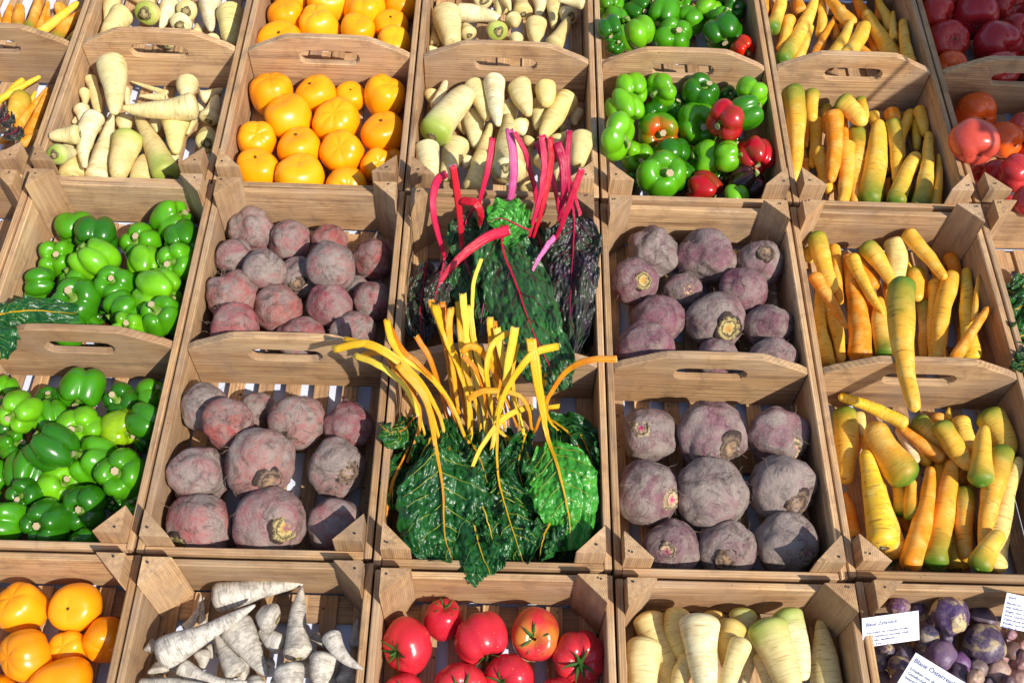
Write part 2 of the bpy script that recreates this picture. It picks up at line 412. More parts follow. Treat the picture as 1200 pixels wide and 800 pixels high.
# ------------------------------------------------------------------ crates
CW, CL, CH, TH = .354, .731, .110, .0115
PL, PH = .044, .152
nail_m = NT('dark_nail'); nail_m.color((.03, .025, .02)); nail_m.rough(.5)
a_ = np.arange(8) / 8 * 6.283
nail_me = grid('nail_head', np.stack([np.stack([q * np.cos(a_), q * np.sin(a_), 0 * a_ + z], -1) for q, z in ((.0019, 0), (.0019, .0006), (.0012, .0010))]), True, cap1=True, mat=nail_m.m)
side_me = box('side_wall', TH, CL, CH, WY, .0016)
end_me = box('end_wall', CW - 2 * TH - .001, TH, CH - .002, WX, .0016)
SLX = [-.150, -.101, -.052, -.002, .049, .099, .150]
slat_me = box('slat', .0265, CL - 2 * TH - .004, .006, WS, .0008)
cross_me = box('cross_batten', CW - .03, .045, .008, WX, .0008)
foot_me = box('foot_rail', .012, CL - .01, .005, WY, .0008)
def post_mesh():
    # right-angled corner at the origin, legs along +x and +y (inwards)
    c = .0015; L = PL
    out = [(0, 0), (L - c, 0), (L, c * .6), (c * .6, L), (0, L - c)]
    vs = []; fs = []
    cx, cy = L * .3, L * .3
    for z, s in ((0, 1), (PH - c, 1), (PH, .965)):
        for x, y in out: vs.append((cx + (x - cx) * s, cy + (y - cy) * s, z))
    n = len(out)
    for a in range(2):
        for i in range(n):
            j = (i + 1) % n; fs.append((a * n + i, a * n + j, (a + 1) * n + j, (a + 1) * n + i))
    fs.append(tuple(range(n))[::-1]); fs.append(tuple(2 * n + i for i in range(n)))
    me = bpy.data.meshes.new('corner_post'); me.from_pydata(vs, [], fs); me.materials.append(WZ); return me
post_me = post_mesh()
def divider_mesh():
    wi = CW / 2 - TH - .0008; t = .0075
    top = [(-wi, .109), (-.152, .118), (-.092, .1465), (-.080, .1505), (-.04, .1525), (.04, .1525), (.080, .1505), (.092, .1465), (.152, .118), (wi, .109)]
    out = [(wi, .001), ] + top[::-1] + [(-wi, .001)]
    cz = .100; hl, hr = .045, .0165
    angs = sorted([math.atan2(z - cz, x) for x, z in out] + list(np.linspace(-math.pi, math.pi, 49)[:-1] + .013))
    def ray_out(a):
        d = (math.cos(a), math.sin(a)); best = None
        for i in range(len(out)):
            x1, z1 = out[i]; x2, z2 = out[(i + 1) % len(out)]; ex, ez = x2 - x1, z2 - z1
            den = d[0] * ez - d[1] * ex
            if abs(den) < 1e-12: continue
            s = (x1 * ez - (z1 - cz) * ex) / den; u = (x1 * d[1] - (z1 - cz) * d[0]) / den
            if s > 0 and -1e-6 <= u <= 1 + 1e-6: best = s if best is None else min(best, s)
        return best * d[0], best * d[1]
    def ray_in(a):
        dx, dz = math.cos(a), math.sin(a)
        s = hr / max(abs(dz), 1e-9)
        if abs(s * dx) <= hl: return s * dx, s * dz
        sg = 1 if dx > 0 else -1; c = sg * hl
        B = dx * c; s = B + math.sqrt(B * B - (c * c - hr * hr)); return s * dx, s * dz
    rings = []
    bt = .0018
    for kind, y in (('in', -t + bt), ('in2', -t), ('out2', -t), ('out', -t + bt), ('out', t - bt), ('out2', t), ('in2', t), ('in', t - bt)):
        R = []
        for a in angs:
            if kind.startswith('in'):
                x, z = ray_in(a); s = 1.0
                if kind == 'in2': x *= 1.03; z *= 1.12
            else:
                x, z = ray_out(a)
                if kind == 'out2': m = math.hypot(x, z); x *= (m - bt) / m; z *= (m - bt) / m
            R.append((x, y, z + cz))
        rings.append(R)
    rings.append(rings[0])
    k = len(angs); vs = [p for r in rings[:-1] for p in r]; fs = []
    for i in range(8):
        for j in range(k):
            j1 = (j + 1) % k; a, b = i * k, ((i + 1) % 8) * k
            fs.append((a + j, b + j, b + j1, a + j1))
    me = bpy.data.meshes.new('handle_board'); me.from_pydata(vs, [], fs); me.materials.append(WX); return me
div_me = divider_mesh()

def crate(cx, cy, sx, rz, label, group='wooden produce crates set side by side'):
    r = bpy.data.objects.new('wooden_crate', None); COL.objects.link(r); r.location = (cx, cy, -.0280)
    r.rotation_euler = (0, 0, rz); r.scale = (sx, 1, 1)
    tag(r, label, 'crate', group)
    z0 = .028
    def J(a): return random.uniform(-a, a)
    for s in (-1, 1):
        obj('side_wall', side_me, r, loc=(s * (CW - TH) / 2, 0, z0 + CH / 2 + J(.0008)))
        obj('end_wall', end_me, r, loc=(J(.0003), s * (CL - TH) / 2, z0 + CH / 2 - .001))
    obj('handle_board', div_me, r, loc=(0, .004 + J(.002), z0))
    for k, (a, b) in enumerate(((-1, -1), (1, -1), (1, 1), (-1, 1))):
        p = obj('corner_post', post_me, r, loc=(a * (CW / 2 - TH - .0006), b * (CL / 2 - TH - .0006), z0 - .004 + J(.003)))
        p.rotation_euler = (0, 0, k * math.pi / 2)
        ca, sa = (1, 1, -1, -1)[k], (1, -1, -1, 1)[k]
        obj('nail_head', nail_me, r, loc=(p.location.x - a * (.012 + J(.004)), p.location.y - b * (.010 + J(.003)), z0 - .004 + .003 + PH - .0001))
    for x in SLX:
        obj('slat', slat_me, r, loc=(x + J(.004), 0, z0 - .0032 + J(.0002)))
    for y in (-.33, -.11, .11, .33): obj('cross_batten', cross_me, r, loc=(0, y + J(.004), z0 - .0106))
    for x in (-.16, .16): obj('foot_rail', foot_me, r, loc=(x, 0, z0 - .0176))
    return r
G2 = [-1.07, -.709, -.366, -.005, .362, .722, 1.083, 1.445]
G1 = [-1.06, -.703, -.353, 0.000, .363, .730, 1.092, 1.455]
G3 = [-1.07, -.716, -.373, -.009, .364, .731, 1.080, 1.440]
Y12 = [.012, .012, .008, -.002, -.007, -.002, .010, .012]
CELL = {}
CRL = {(1, 0): 'wooden crate in the front row holding large round orange tomatoes', (1, 1): 'wooden crate in the front row holding dusty white pointed roots',
       (1, 2): 'wooden crate in the front row holding red tomatoes with green calyxes', (1, 3): 'wooden crate in the front row holding upright cream parsnips',
       (1, 4): 'wooden crate in the front row holding purple potatoes and paper cards',
       (2, -1): 'wooden crate at the left edge, nearly empty, with bare slats showing', (2, 0): 'wooden crate in the middle row with both halves full of green peppers',
       (2, 1): 'wooden crate of dusty beets between the green peppers and the chard', (2, 2): 'wooden crate of red and yellow stalked chard in the picture centre',
       (2, 3): 'wooden crate of purplish beets between the chard and the yellow carrots', (2, 4): 'wooden crate in the middle row full of yellow carrots',
       (2, 5): 'wooden crate at the right edge holding curly green leaves on bare slats',
       (3, -1): 'wooden crate at the top left corner holding slim orange carrots', (3, 0): 'wooden crate of jumbled parsnips behind the green pepper crate at top left',
       (3, 1): 'wooden crate of glossy orange tomatoes behind the dusty beet crate', (3, 2): 'wooden crate of parsnips right behind the red chard stalks',
       (3, 3): 'wooden crate of mixed green and red peppers in the back row', (3, 4): 'wooden crate of yellow carrots in the back row, upper right',
       (3, 5): 'wooden crate of pinkish red tomatoes at the top right corner'}
for row, G, cols in ((1, G1, range(0, 5)), (2, G2, range(-1, 6)), (3, G3, range(-1, 6))):
    for c in cols:
        x0, x1 = G[c + 1], G[c + 2]; y0 = Y12[c + 1] + (row - 2) * .7385
        if row == 3: y0 = .7385 + .3 * Y12[c + 1]
        yc = y0 + .7385 / 2
        sx = (x1 - x0 - .0035) / CW
        crate((x0 + x1) / 2, yc, sx, random.uniform(-.003, .003), CRL[(row, c)])
        wi = (x1 - x0) / 2 - TH - .003; xm = (x0 + x1) / 2
        CELL[(row, c, 'f')] = (xm - wi, xm + wi, y0 + TH, yc - .008)
        CELL[(row, c, 'b')] = (xm - wi, xm + wi, yc + .008, y0 + .7385 - TH)

# ------------------------------------------------------------------ placing produce
placed = {}
def settle(cell, px, rpx, dz=None, tol=.86, hfix=None, wall=True, zmax=.17):
    """lowest resting height along the lines of sight where nothing already in the crate is cut"""
    bx = CELL[cell]; L = placed.setdefault(cell, [])
    dz = np.zeros(len(px)) if dz is None else np.asarray(dz)
    best = None
    hs = [hfix] if hfix is not None else np.arange(.008, zmax, .003)
    Q = np.array([q for it in L for q in it]) if L else np.zeros((0, 4))
    for h in hs:
        P = np.array([unp(u, v, h + z) for (u, v), z in zip(px, dz)])
        R = np.array([r * depth(p) / F for r, p in zip(rpx, P)])
        cost = 0.0
        if hfix is None:
            fl = np.maximum(0, R * .97 - (h + dz)).sum()
            if len(Q):
                D = np.linalg.norm(P[:, None] - Q[None, :, :3], axis=2); ov = np.maximum(0, tol * (R[:, None] + Q[None, :, 3]) - D).sum()
            else: ov = 0
            wv = 0
            if wall:
                low = (P[:, 2] - R * .5) < CH
                wv = (low * (np.maximum(0, bx[0] + R * .93 - P[:, 0]) + np.maximum(0, P[:, 0] + R * .93 - bx[1]) + np.maximum(0, bx[2] + R * .93 - P[:, 1]) + np.maximum(0, P[:, 1] + R * .93 - bx[3]))).sum()
            cost = 4 * fl + ov + 1.5 * wv + h * .002
        if best is None or cost < best[0] - 1e-9: best = (cost, h, P, R)
        if hfix is None and fl + ov < 1e-6 and wv < .002: break
    _, h, P, R = best
    L.append([(p[0], p[1], p[2], r) for p, r in zip(P, R)])
    return h, P, R

ORD = ['leftmost', 'second from left', 'third from left', 'fourth from left', 'fifth from left', 'sixth from left', 'seventh from left', 'eighth from left', 'ninth from left', 'tenth from left', 'eleventh from left', 'twelfth from left']
LAB = []      # (object, look, noun, cell phrase, u, v, category, group)
def finish_labels():
    cells = {}
    for it in LAB: cells.setdefault(it[3], []).append(it)
    for ph, its in cells.items():
        n = len(its); k = max(1, min(6, int(round(n / 5.2)))) if n > 4 else 1
        its.sort(key=lambda t: t[5])
        cuts = [round(i * n / k) for i in range(k + 1)]
        mid = ['second row', 'third row', 'fourth row', 'fifth row', 'sixth row']
        for i in range(k):
            row = sorted(its[cuts[i]:cuts[i + 1]], key=lambda t: t[4])
            rn = '' if k == 1 else ('rear row' if i == 0 else 'nearest row' if i == k - 1 else mid[i - 1])
            for j, (o, look, noun, ph_, u, v, cat, grp) in enumerate(row):
                loc = ORD[j] + ((' in ' + rn) if rn else '')
                tag(o, f"{look} {noun}, {loc}, {ph}", cat, grp)

# ---- peppers and tomatoes
def lobed_mesh(name, n, crease, elong, seed, mat, dimple=1.0, flatn=0.0, nv=56, nu=30, warp=.25):
    r = np.random.RandomState(seed)
    dt = dimple
    prof = np.array([(0, .86 - .46 * dt), (.12, .86 - .40 * dt), (.30, .85 - .15 * dt), (.55, .80), (.80, .66), (.96, .32), (1.0, -.02), (.97, -.30), (.84, -.60), (.62, -.78), (.38, -.80), (.16, -.74 + .08 * dimple), (0, -.72 + .10 * dimple)])
    pr = cr(prof, nu); pr[0, 0] = 0.004; pr[-1, 0] = .004
    pr[:, 0] = np.maximum(pr[:, 0], .004)
    ph = np.arange(nv) / nv * 2 * np.pi
    pw = ph + warp * np.sin(ph + r.rand() * 6) * .6 + warp * .4 * np.sin(2 * ph + r.rand() * 6)
    g = np.abs(np.cos(n * pw / 2 + r.rand() * 3)) ** .75 if n else np.ones(nv)
    lobe = 1 + .10 * warp / .25 * np.sin(ph + r.rand() * 6)
    V = np.zeros((nu, nv, 3))
    ax = 1 + r.uniform(-.06, .06)
    for i in range(nu):
        rho, z = pr[i]; sh = min(1, abs(z) / .6)
        c = crease * (.55 + .45 * sh)
        rr = rho * (1 - c * (1 - g)) * lobe
        zz = z * (1 - (.22 * (1 - g) if rho > .12 else 0) * min(1, crease * 4)) * (1 + .12 * (lobe - 1) / .1 * min(1, rho * 1.5))
        V[i, :, 0] = rr * np.cos(ph) * ax; V[i, :, 1] = rr * np.sin(ph) / ax; V[i, :, 2] = zz * elong
    # slow lumps
    s = r.rand(3) * 9
    for q in range(2):
        d = r.randn(3); d /= np.linalg.norm(d)
        V *= (1 + (.035 + .02 * crease) * np.sin(V @ d * (2.2 + q * 1.6) + s[q]))[..., None]
    return grid(name, V, True, uv=None, mat=mat)
PEPM = [lobed_mesh('bell_pepper', 3 + i % 3 if i % 3 else 4, .20 + .05 * (i % 4), [.88, 1.0, .80, 1.1, .92, 1.18][i % 6], 100 + i, M_PEP, 1.0, warp=.18 + .05 * (i % 3)) for i in range(14)]
def stem_mesh(seed, big=1.0):
    r = np.random.RandomState(seed); n = 10; k = 12
    bend = r.uniform(-.25, .25, 2)
    V = np.zeros((n, k, 3)); a = np.arange(k) / k * 2 * np.pi
    for i in range(n):
        t = i / (n - 1)
        rad = (.34 if i == 0 else .22 if i == 1 else .13 + .02 * math.sin(t * 9)) * big
        if i >= n - 2: rad = .15 * big
        star = 1 + (.22 if i < 2 else .08) * np.cos(6 * a)
        z = [.50, .47, .48][i] if i < 3 else .48 + (t - .2) * .5
        V[i, :, 0] = rad * star * np.cos(a) + bend[0] * t * t; V[i, :, 1] = rad * star * np.sin(a) + bend[1] * t * t; V[i, :, 2] = z
    return grid('stem', V, True, cap1=True, mat=M_STEMG, capmat=M_STEMP)
STEMM = [stem_mesh(i) for i in range(6)]
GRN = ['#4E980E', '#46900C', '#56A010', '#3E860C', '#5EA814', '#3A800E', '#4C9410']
def round_item(cell, noun, look, ph, cat, grp, meshes, u, v, rp, d, color, mat_children=None, squash=(1, 1, 1), tol=.86, name='tomato', spin=None, sc=1.0, **kw):
    h, P, R = settle(cell, [(u, v)], [rp], tol=tol, **kw)
    me = meshes if isinstance(meshes, bpy.types.Mesh) else random.choice(meshes)
    M = frame(vdir(*d), random.uniform(0, 6.28) if spin is None else spin).to_4x4()
    o = obj(name, me, color=color)
    o.rotation_euler = M.to_euler(); o.location = P[0]; s = R[0] * sc
    o.scale = (s * squash[0], s * squash[1], s * squash[2])
    LAB.append((o, look, noun, ph, u, v, cat, grp)); return o, R[0]
def tr(x0, y0, s):
    return lambda x, y, r=0: (x0 + x / s, y0 + y / s, r / s)
def pepper(cell, T, data, ph, grp):
    for k, it in enumerate(data):
        x, y, r, dx, dy = it[:5]; opt = it[5] if len(it) > 5 else ''
        u, v, rp = T(x, y, r)
        m = math.hypot(dx, dy)
        look = 'upright stem-up' if m < .35 else 'sideways lying' if m > .8 else 'tilted'
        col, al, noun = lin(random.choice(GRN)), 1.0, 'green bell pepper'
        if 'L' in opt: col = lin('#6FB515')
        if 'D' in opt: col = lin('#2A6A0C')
        if 'Y' in opt: col = lin('#8FB414'); look = 'yellowish ' + look.split()[0]
        if 'R' in opt: col, noun = lin('#B80A20'), 'red bell pepper'
        if 'O' in opt: col, noun = lin('#D8220C'), 'orange-red bell pepper'
        if 'P' in opt: col, noun = lin('#3E0A1E'), 'dark purple bell pepper'
        if 'X' in opt: al, noun = 0.0, 'green and orange bell pepper'
        sq = (1, 1, 1)
        if 'E' in opt: sq = (1.10, 1.10, .82)
        o, R = round_item(cell, noun, look, ph, 'bell pepper', grp, PEPM, u, v, rp, (dx, dy), (*col, al), squash=sq, name='bell_pepper', sc=1.0, tol=.80)
        st = obj('stem', STEMM[k % 6], o)
        if 'T' in opt: st.scale = (1, 1, 1.35)
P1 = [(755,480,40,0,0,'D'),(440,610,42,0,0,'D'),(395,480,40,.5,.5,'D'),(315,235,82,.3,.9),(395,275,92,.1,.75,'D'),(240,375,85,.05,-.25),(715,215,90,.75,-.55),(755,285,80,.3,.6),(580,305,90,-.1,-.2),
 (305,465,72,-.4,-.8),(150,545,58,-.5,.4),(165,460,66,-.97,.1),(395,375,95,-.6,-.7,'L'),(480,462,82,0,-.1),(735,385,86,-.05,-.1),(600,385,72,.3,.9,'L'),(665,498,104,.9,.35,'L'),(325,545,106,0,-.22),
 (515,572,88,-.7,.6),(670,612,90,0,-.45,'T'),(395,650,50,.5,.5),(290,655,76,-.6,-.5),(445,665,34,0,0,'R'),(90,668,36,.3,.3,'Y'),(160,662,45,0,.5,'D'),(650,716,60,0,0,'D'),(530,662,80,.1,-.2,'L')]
pepper((2, 0, 'b'), tr(0, 200, 3.557), P1, 'left pepper crate back', 'green peppers in the back half of the left crate')
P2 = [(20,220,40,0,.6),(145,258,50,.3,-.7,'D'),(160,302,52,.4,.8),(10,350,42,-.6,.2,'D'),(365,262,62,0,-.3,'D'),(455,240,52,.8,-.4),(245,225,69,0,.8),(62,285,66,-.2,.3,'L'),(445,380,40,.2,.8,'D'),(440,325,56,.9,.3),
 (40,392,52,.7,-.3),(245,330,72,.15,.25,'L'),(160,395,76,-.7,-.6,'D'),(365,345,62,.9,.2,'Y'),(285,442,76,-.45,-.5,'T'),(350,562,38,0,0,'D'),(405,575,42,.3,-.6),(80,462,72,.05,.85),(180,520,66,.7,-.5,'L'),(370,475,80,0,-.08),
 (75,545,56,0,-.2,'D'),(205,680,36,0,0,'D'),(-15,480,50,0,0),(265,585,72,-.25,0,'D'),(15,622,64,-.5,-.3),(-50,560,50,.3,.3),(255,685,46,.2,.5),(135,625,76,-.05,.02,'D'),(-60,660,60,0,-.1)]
pepper((2, 0, 'f'), tr(0, 370, 2.58), P2, 'left pepper crate front', 'green peppers in the front half of the left crate')
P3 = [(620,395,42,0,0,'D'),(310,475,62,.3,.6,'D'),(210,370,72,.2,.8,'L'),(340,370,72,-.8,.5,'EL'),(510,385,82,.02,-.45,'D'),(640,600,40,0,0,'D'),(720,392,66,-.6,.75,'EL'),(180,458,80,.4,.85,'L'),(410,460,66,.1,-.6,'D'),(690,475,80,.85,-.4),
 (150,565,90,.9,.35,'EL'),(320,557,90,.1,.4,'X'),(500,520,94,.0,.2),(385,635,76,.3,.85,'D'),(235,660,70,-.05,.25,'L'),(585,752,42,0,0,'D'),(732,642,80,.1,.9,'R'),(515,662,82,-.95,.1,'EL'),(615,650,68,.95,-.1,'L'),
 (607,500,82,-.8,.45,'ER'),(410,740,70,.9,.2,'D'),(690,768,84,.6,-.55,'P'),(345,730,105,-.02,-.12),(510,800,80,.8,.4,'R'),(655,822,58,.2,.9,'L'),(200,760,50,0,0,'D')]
pepper((3, 3, 'f'), tr(680, 0, 3.557), P3, 'mixed pepper crate front', 'mixed peppers in the front half of the back crate')
P4 = [(300,-10,55,0,.5),(200,0,50,.5,.3,'D'),(420,5,50,0,.2),(600,-20,60,.2,.2,'D'),(130,15,62,0,.8),(250,42,66,.4,.5,'D'),(640,40,52,0,0,'D'),(140,80,60,.5,.8),(530,50,64,-.6,.75,'L'),(350,60,70,-.4,.8),(590,75,50,.3,-.6),(120,125,55,.3,.8,'D'),
 (460,88,62,-.85,.4),(225,140,88,-.4,-.85,'L'),(385,145,82,.02,-.15),(680,207,52,.4,.5,'O'),(590,140,88,.15,.85,'D'),(150,190,40,0,0,'D')]
pepper((3, 3, 'b'), tr(680, 0, 3.557), P4, 'mixed pepper crate back', 'peppers in the rear half of the back crate')

TOMM = [lobed_mesh('tomato', [6, 5, 7, 8, 5, 6][i % 6], [.05, .09, .06, .12, .04, .08][i % 6], [.98, 1.05, .95, .92, 1.08, 1.0][i % 6], 300 + i, M_TOM, .42, warp=.15, nv=48, nu=26) for i in range(6)]
ORTM = [lobed_mesh('tomato', [5, 6, 4, 5, 7, 6][i % 6], [.03, .05, .03, .07, .05, .02][i % 6], [1.02, 1.1, 1.0, 1.15, 1.06, 1.1][i % 6], 400 + i, M_ORT, .14, warp=.14, nv=48, nu=26) for i in range(6)]
def calyx_mesh(seed, curl=.25, length=.62):
    r = np.random.RandomState(seed); Gs = []
    n = 6
    for s in range(n):
        a = s / n * 6.283 + r.uniform(-.25, .25); L = length * r.uniform(.7, 1.1); w = .085; cu = curl * r.uniform(.3, 1.6); tw = r.uniform(-.3, .3)
        rows = []
        for i in range(8):
            t = i / 7; rad = .05 + L * t; z = .50 + .18 * math.sin(t * 1.9) + cu * t * t * .8; ww = w * (1 - t) ** .7 + .008
            aa = a + tw * t * t; c = np.array([math.cos(aa), math.sin(aa), 0]); q = np.array([-c[1], c[0], 0])
            p = c * rad + np.array([0, 0, z])
            rows.append([p - q * ww, p - q * ww * .5 + [0, 0, .012], p + [0, 0, .03], p + q * ww * .5 + [0, 0, .012], p + q * ww, p + q * ww * .4 - [0, 0, .02], p - q * ww * .4 - [0, 0, .02]])
        Gs.append(np.array(rows))
    P = np.array([[0, 0, .48], [.01, 0, .6], [.03, .02, .72], [.08, .03, .82]])
    Gs.append(tube_pts(P, [.07, .05, .045, .06], 7, up=(1, 0, 0)))
    return join_grids('calyx', Gs, M_CALYX)
CALM = [calyx_mesh(i, .1 + .12 * (i % 3)) for i in range(5)]
def disc_mesh(name, mat, r=.10, z=.47, seed=0):
    rr = np.random.RandomState(seed); k = 12; a = np.arange(k) / k * 6.283; V = np.zeros((4, k, 3))
    for i, (q, zz) in enumerate(((.25, .05), (.8, .035), (1, .02), (1.05, -.03))):
        j = 1 + .25 * rr.uniform(-1, 1, k); V[i, :, 0] = r * q * j * np.cos(a); V[i, :, 1] = r * q * j * np.sin(a); V[i, :, 2] = z + zz
    return grid(name, V, True, cap0=True, mat=mat)
SCARM = disc_mesh('stem_scar', M_DRY, .06, .815)
def tomatoes(cell, T, data, ph, grp, noun, meshes, colors, kids='scar', tol=.86):
    for k, it in enumerate(data):
        x, y, r, dx, dy = it[:5]; opt = it[5] if len(it) > 5 else ''
        u, v, rp = T(x, y, r); col = lin(random.choice(colors)); al = 1.0
        look = ('large' if rp > 24 else 'small' if rp < 18 else 'medium')
        if 'S' in opt: al = 0.0; look = 'speckled'
        if 'O' in opt: col = lin('#F0641E'); look += ' orange'
        sq = (1, 1, .92)
        if 'W' in opt: sq = (1.25, .9, .9)
        o, R = round_item(cell, noun, look, ph, 'tomato', grp, meshes, u, v, rp, (dx, dy), (*col, al), squash=sq, name='tomato', tol=tol)
        if kids == 'calyx': obj('calyx', CALM[k % 5], o, loc=(0, 0, .17))
        else: obj('stem_scar', SCARM, o)
OR = ['#FFAC10', '#FFA60E', '#FFB21A', '#FCA00C']
T = tr(240, 0, 3.557)
tomatoes((3, 1, 'b'), T, [(360,-20,78,0,-.5),(520,10,88,.2,-.4),(822,20,74,.3,-.5),(340,75,77,0,-.7),(665,45,90,.1,-.6),(480,110,84,-.2,-.6),(775,112,73,.1,-.5),(635,132,71,.2,-.6),(315,172,88,.1,-.3,'W'),(795,185,72,0,-.4),],
         'orange tomato crate back', 'orange tomatoes in the back half of their crate', 'orange tomato', ORTM, OR)
tomatoes((3, 1, 'f'), T, [(610,400,66,.1,-.3),(460,392,84,-.2,-.5),(275,395,91,.05,-.75),(755,405,90,.3,-.6),(740,552,93,0,-.55),(355,492,98,-.3,-.75),(550,512,94,0,-.4),(215,590,82,.2,-.3),(390,615,92,.0,-.65),(720,695,72,.2,-.2),(572,642,92,.0,-.2),(228,702,92,-.05,-.55),(402,748,102,.0,-.75),(595,780,88,.2,.3),(790,660,40,0,0)],
         'orange tomato crate front', 'orange tomatoes in the front half of their crate', 'orange tomato', ORTM, OR)
tomatoes((1, 0, 'b'), tr(0, 620, 4.444), [(110,420,128,-.2,-.75),(390,400,134,.05,-.12),(550,580,112,.3,.3,'E'),(355,628,98,-.05,-.5),(140,652,128,-.6,-.1),(-30,640,66,.2,0),(290,845,158,.1,-.3,'W'),(-10,850,90,0,0)],
         'near left crate', 'large orange tomatoes in the near left crate', 'orange tomato', ORTM, ['#FC9E0A', '#FA940C', '#FCA414'], tol=.9)
RD = ['#CC2A38', '#C42434', '#D03038']
tomatoes((1, 2, 'b'), tr(420, 620, 3.75), [(373,385,88,.15,-.8),(225,512,118,-.68,.15),(533,480,122,.4,.75),(772,460,114,-.05,0,'S'),(965,567,119,.02,.05),(665,640,106,-.5,.25),(455,700,122,.05,-.2),(195,720,98,0,-.3),(880,745,98,.1,.3),(60,800,60,0,0)],
         'near red tomato crate', 'red tomatoes in the near crate', 'red tomato', TOMM, RD, 'calyx', tol=.9)
PK = ['#CC403E', '#C03A3A', '#D25240']
tomatoes((3, 5, 'f'), tr(800, 0, 3), [(1250,430,60,0,0),(1020,600,48,.2,.5),(1195,440,46,.3,.3),(1025,400,76,.3,.5,'O'),(1135,495,64,.4,.5,'O'),(1020,503,82,.2,.8),(1100,615,52,.5,.5),(1240,540,60,0,.3),(1175,610,70,.4,.6),(1145,735,50,.3,.5),(1225,700,60,0,.4),(1040,690,45,0,0)],
         'top right crate front', 'pinkish tomatoes in the front half of the right crate', 'pinkish red tomato', TOMM, PK, tol=.88)
tomatoes((3, 5, 'b'), tr(800, 0, 3), [(850,-20,60,.3,.3),(950,-30,60,0,.2),(890,50,66,.7,.4),(1140,20,66,.2,.3),(1230,60,50,0,.2),(1030,58,80,-.2,.8),(1180,95,52,.2,.2),(930,150,76,.1,.05),(1105,165,84,.4,.5),(940,238,62,0,.5,'O'),(1120,240,66,.2,.5),(1215,230,60,.2,.5)],
         'top right crate back', 'dark red tomatoes in the back half of the right crate', 'dark red tomato', TOMM, ['#B02A26', '#A8242A', '#B83028'], tol=.88)

# ---- beets
def beet_mesh(seed, flatz=.92, lump=.10, tail=0.0, heart=0.0, crown=True):
    r = np.random.RandomState(seed); nu, nv = 34, 48
    th = np.linspace(.02, np.pi - .02, nu); ph = np.arange(nv) / nv * 2 * np.pi; o = Vector(r.rand(3) * 50)
    V = np.zeros((nu, nv, 3))
    for i, t in enumerate(th):
        for j, p in enumerate(ph):
            d = Vector((math.sin(t) * math.cos(p), math.sin(t) * math.sin(p), math.cos(t)))
            rad = 1 + lump * 1.3 * noise.noise(d * 1.3 + o) + lump * .55 * noise.noise(d * 3.1 + o) + .018 * noise.noise(d * 9 + o) + .010 * noise.noise(d * 22 + o)
            if heart: rad -= heart * math.exp(-((p - 1.5) / .45) ** 2) * math.exp(-((t - .9) / .8) ** 2)
            if t > 2.5 and tail: rad += tail * ((t - 2.5) / .64) ** 3
            if crown and t < .5: rad -= .06 * (1 - t / .5) - .05 * math.exp(-((t - .36) / .09) ** 2) * (1 + .8 * noise.noise(d * 12 + o))
            V[i, j] = (d.x * rad, d.y * rad, d.z * rad * flatz)
    return grid('beetroot', V, True, cap0=True, cap1=True, mat=M_BEET)
def beet_crown_mesh(seed, mat, r0=.36):
    r = np.random.RandomState(seed); k = 26; a = np.arange(k) / k * 6.283; V = []
    o = Vector(r.rand(3) * 40)
    for rr, z in ((.02, .93), (.3, .95), (.55, .94), (.75, .955), (.88, .98), (1.0, .95), (1.12, .90), (1.25, .82)):
        row = []
        for q in a:
            j = 1 + .30 * noise.noise(Vector((math.cos(q) * 1.3, math.sin(q) * 1.3, rr * 2)) + o) * (rr > .3)
            x, y = rr * r0 * j * math.cos(q), rr * r0 * j * math.sin(q)
            row.append((x, y, z + .035 + .05 * noise.noise(Vector((x * 14, y * 14, rr)) + o)))
        V.append(row)
    return grid('crown', V, True, mat=mat)
def hair_mesh(seed, n, spread, length=.6, base=-.85, rad=.011):
    r = np.random.RandomState(seed); Gs = []
    for i in range(n):
        a, t = r.uniform(0, 6.28), r.uniform(0, spread)
        d = np.array([math.sin(t) * math.cos(a), math.sin(t) * math.sin(a), math.cos(t) * (-1 if base < 0 else 1)])
        P = [d * .93]; q = d + r.randn(3) * .5
        L = length * r.uniform(.3, 1)
        for s in range(6):
            q = q + r.randn(3) * .55; q /= np.linalg.norm(q) + 1e-6; nx = P[-1] + q * L / 6
            m = np.linalg.norm(nx); nx = nx / m * min(max(m, .98), 1.15) if m < 1.9 and s < 4 else nx
            P.append(nx)
        Gs.append(tube_pts(P, np.linspace(rad, rad * .4, len(P)), 4, up=(.3, .2, .9)))
    return join_grids('root_hair', Gs, M_HAIR)
HAIRM = [hair_mesh(i, 20, 3.0, .8, rad=.010) for i in range(5)]; HAIRB = [hair_mesh(20 + i, 70, 1.0, .85, rad=.012) for i in range(2)]
def tail_mesh():
    P = [(0, 0, -.9), (.03, 0, -1.05), (.08, .03, -1.22), (.16, .02, -1.4), (.18, -.05, -1.62)]
    return grid('taproot', tube_pts(cr(P, 12), np.linspace(.16, .015, 12), 8, up=(1, 0, 0)), True, mat=M_HAIR)
TAILM = tail_mesh()
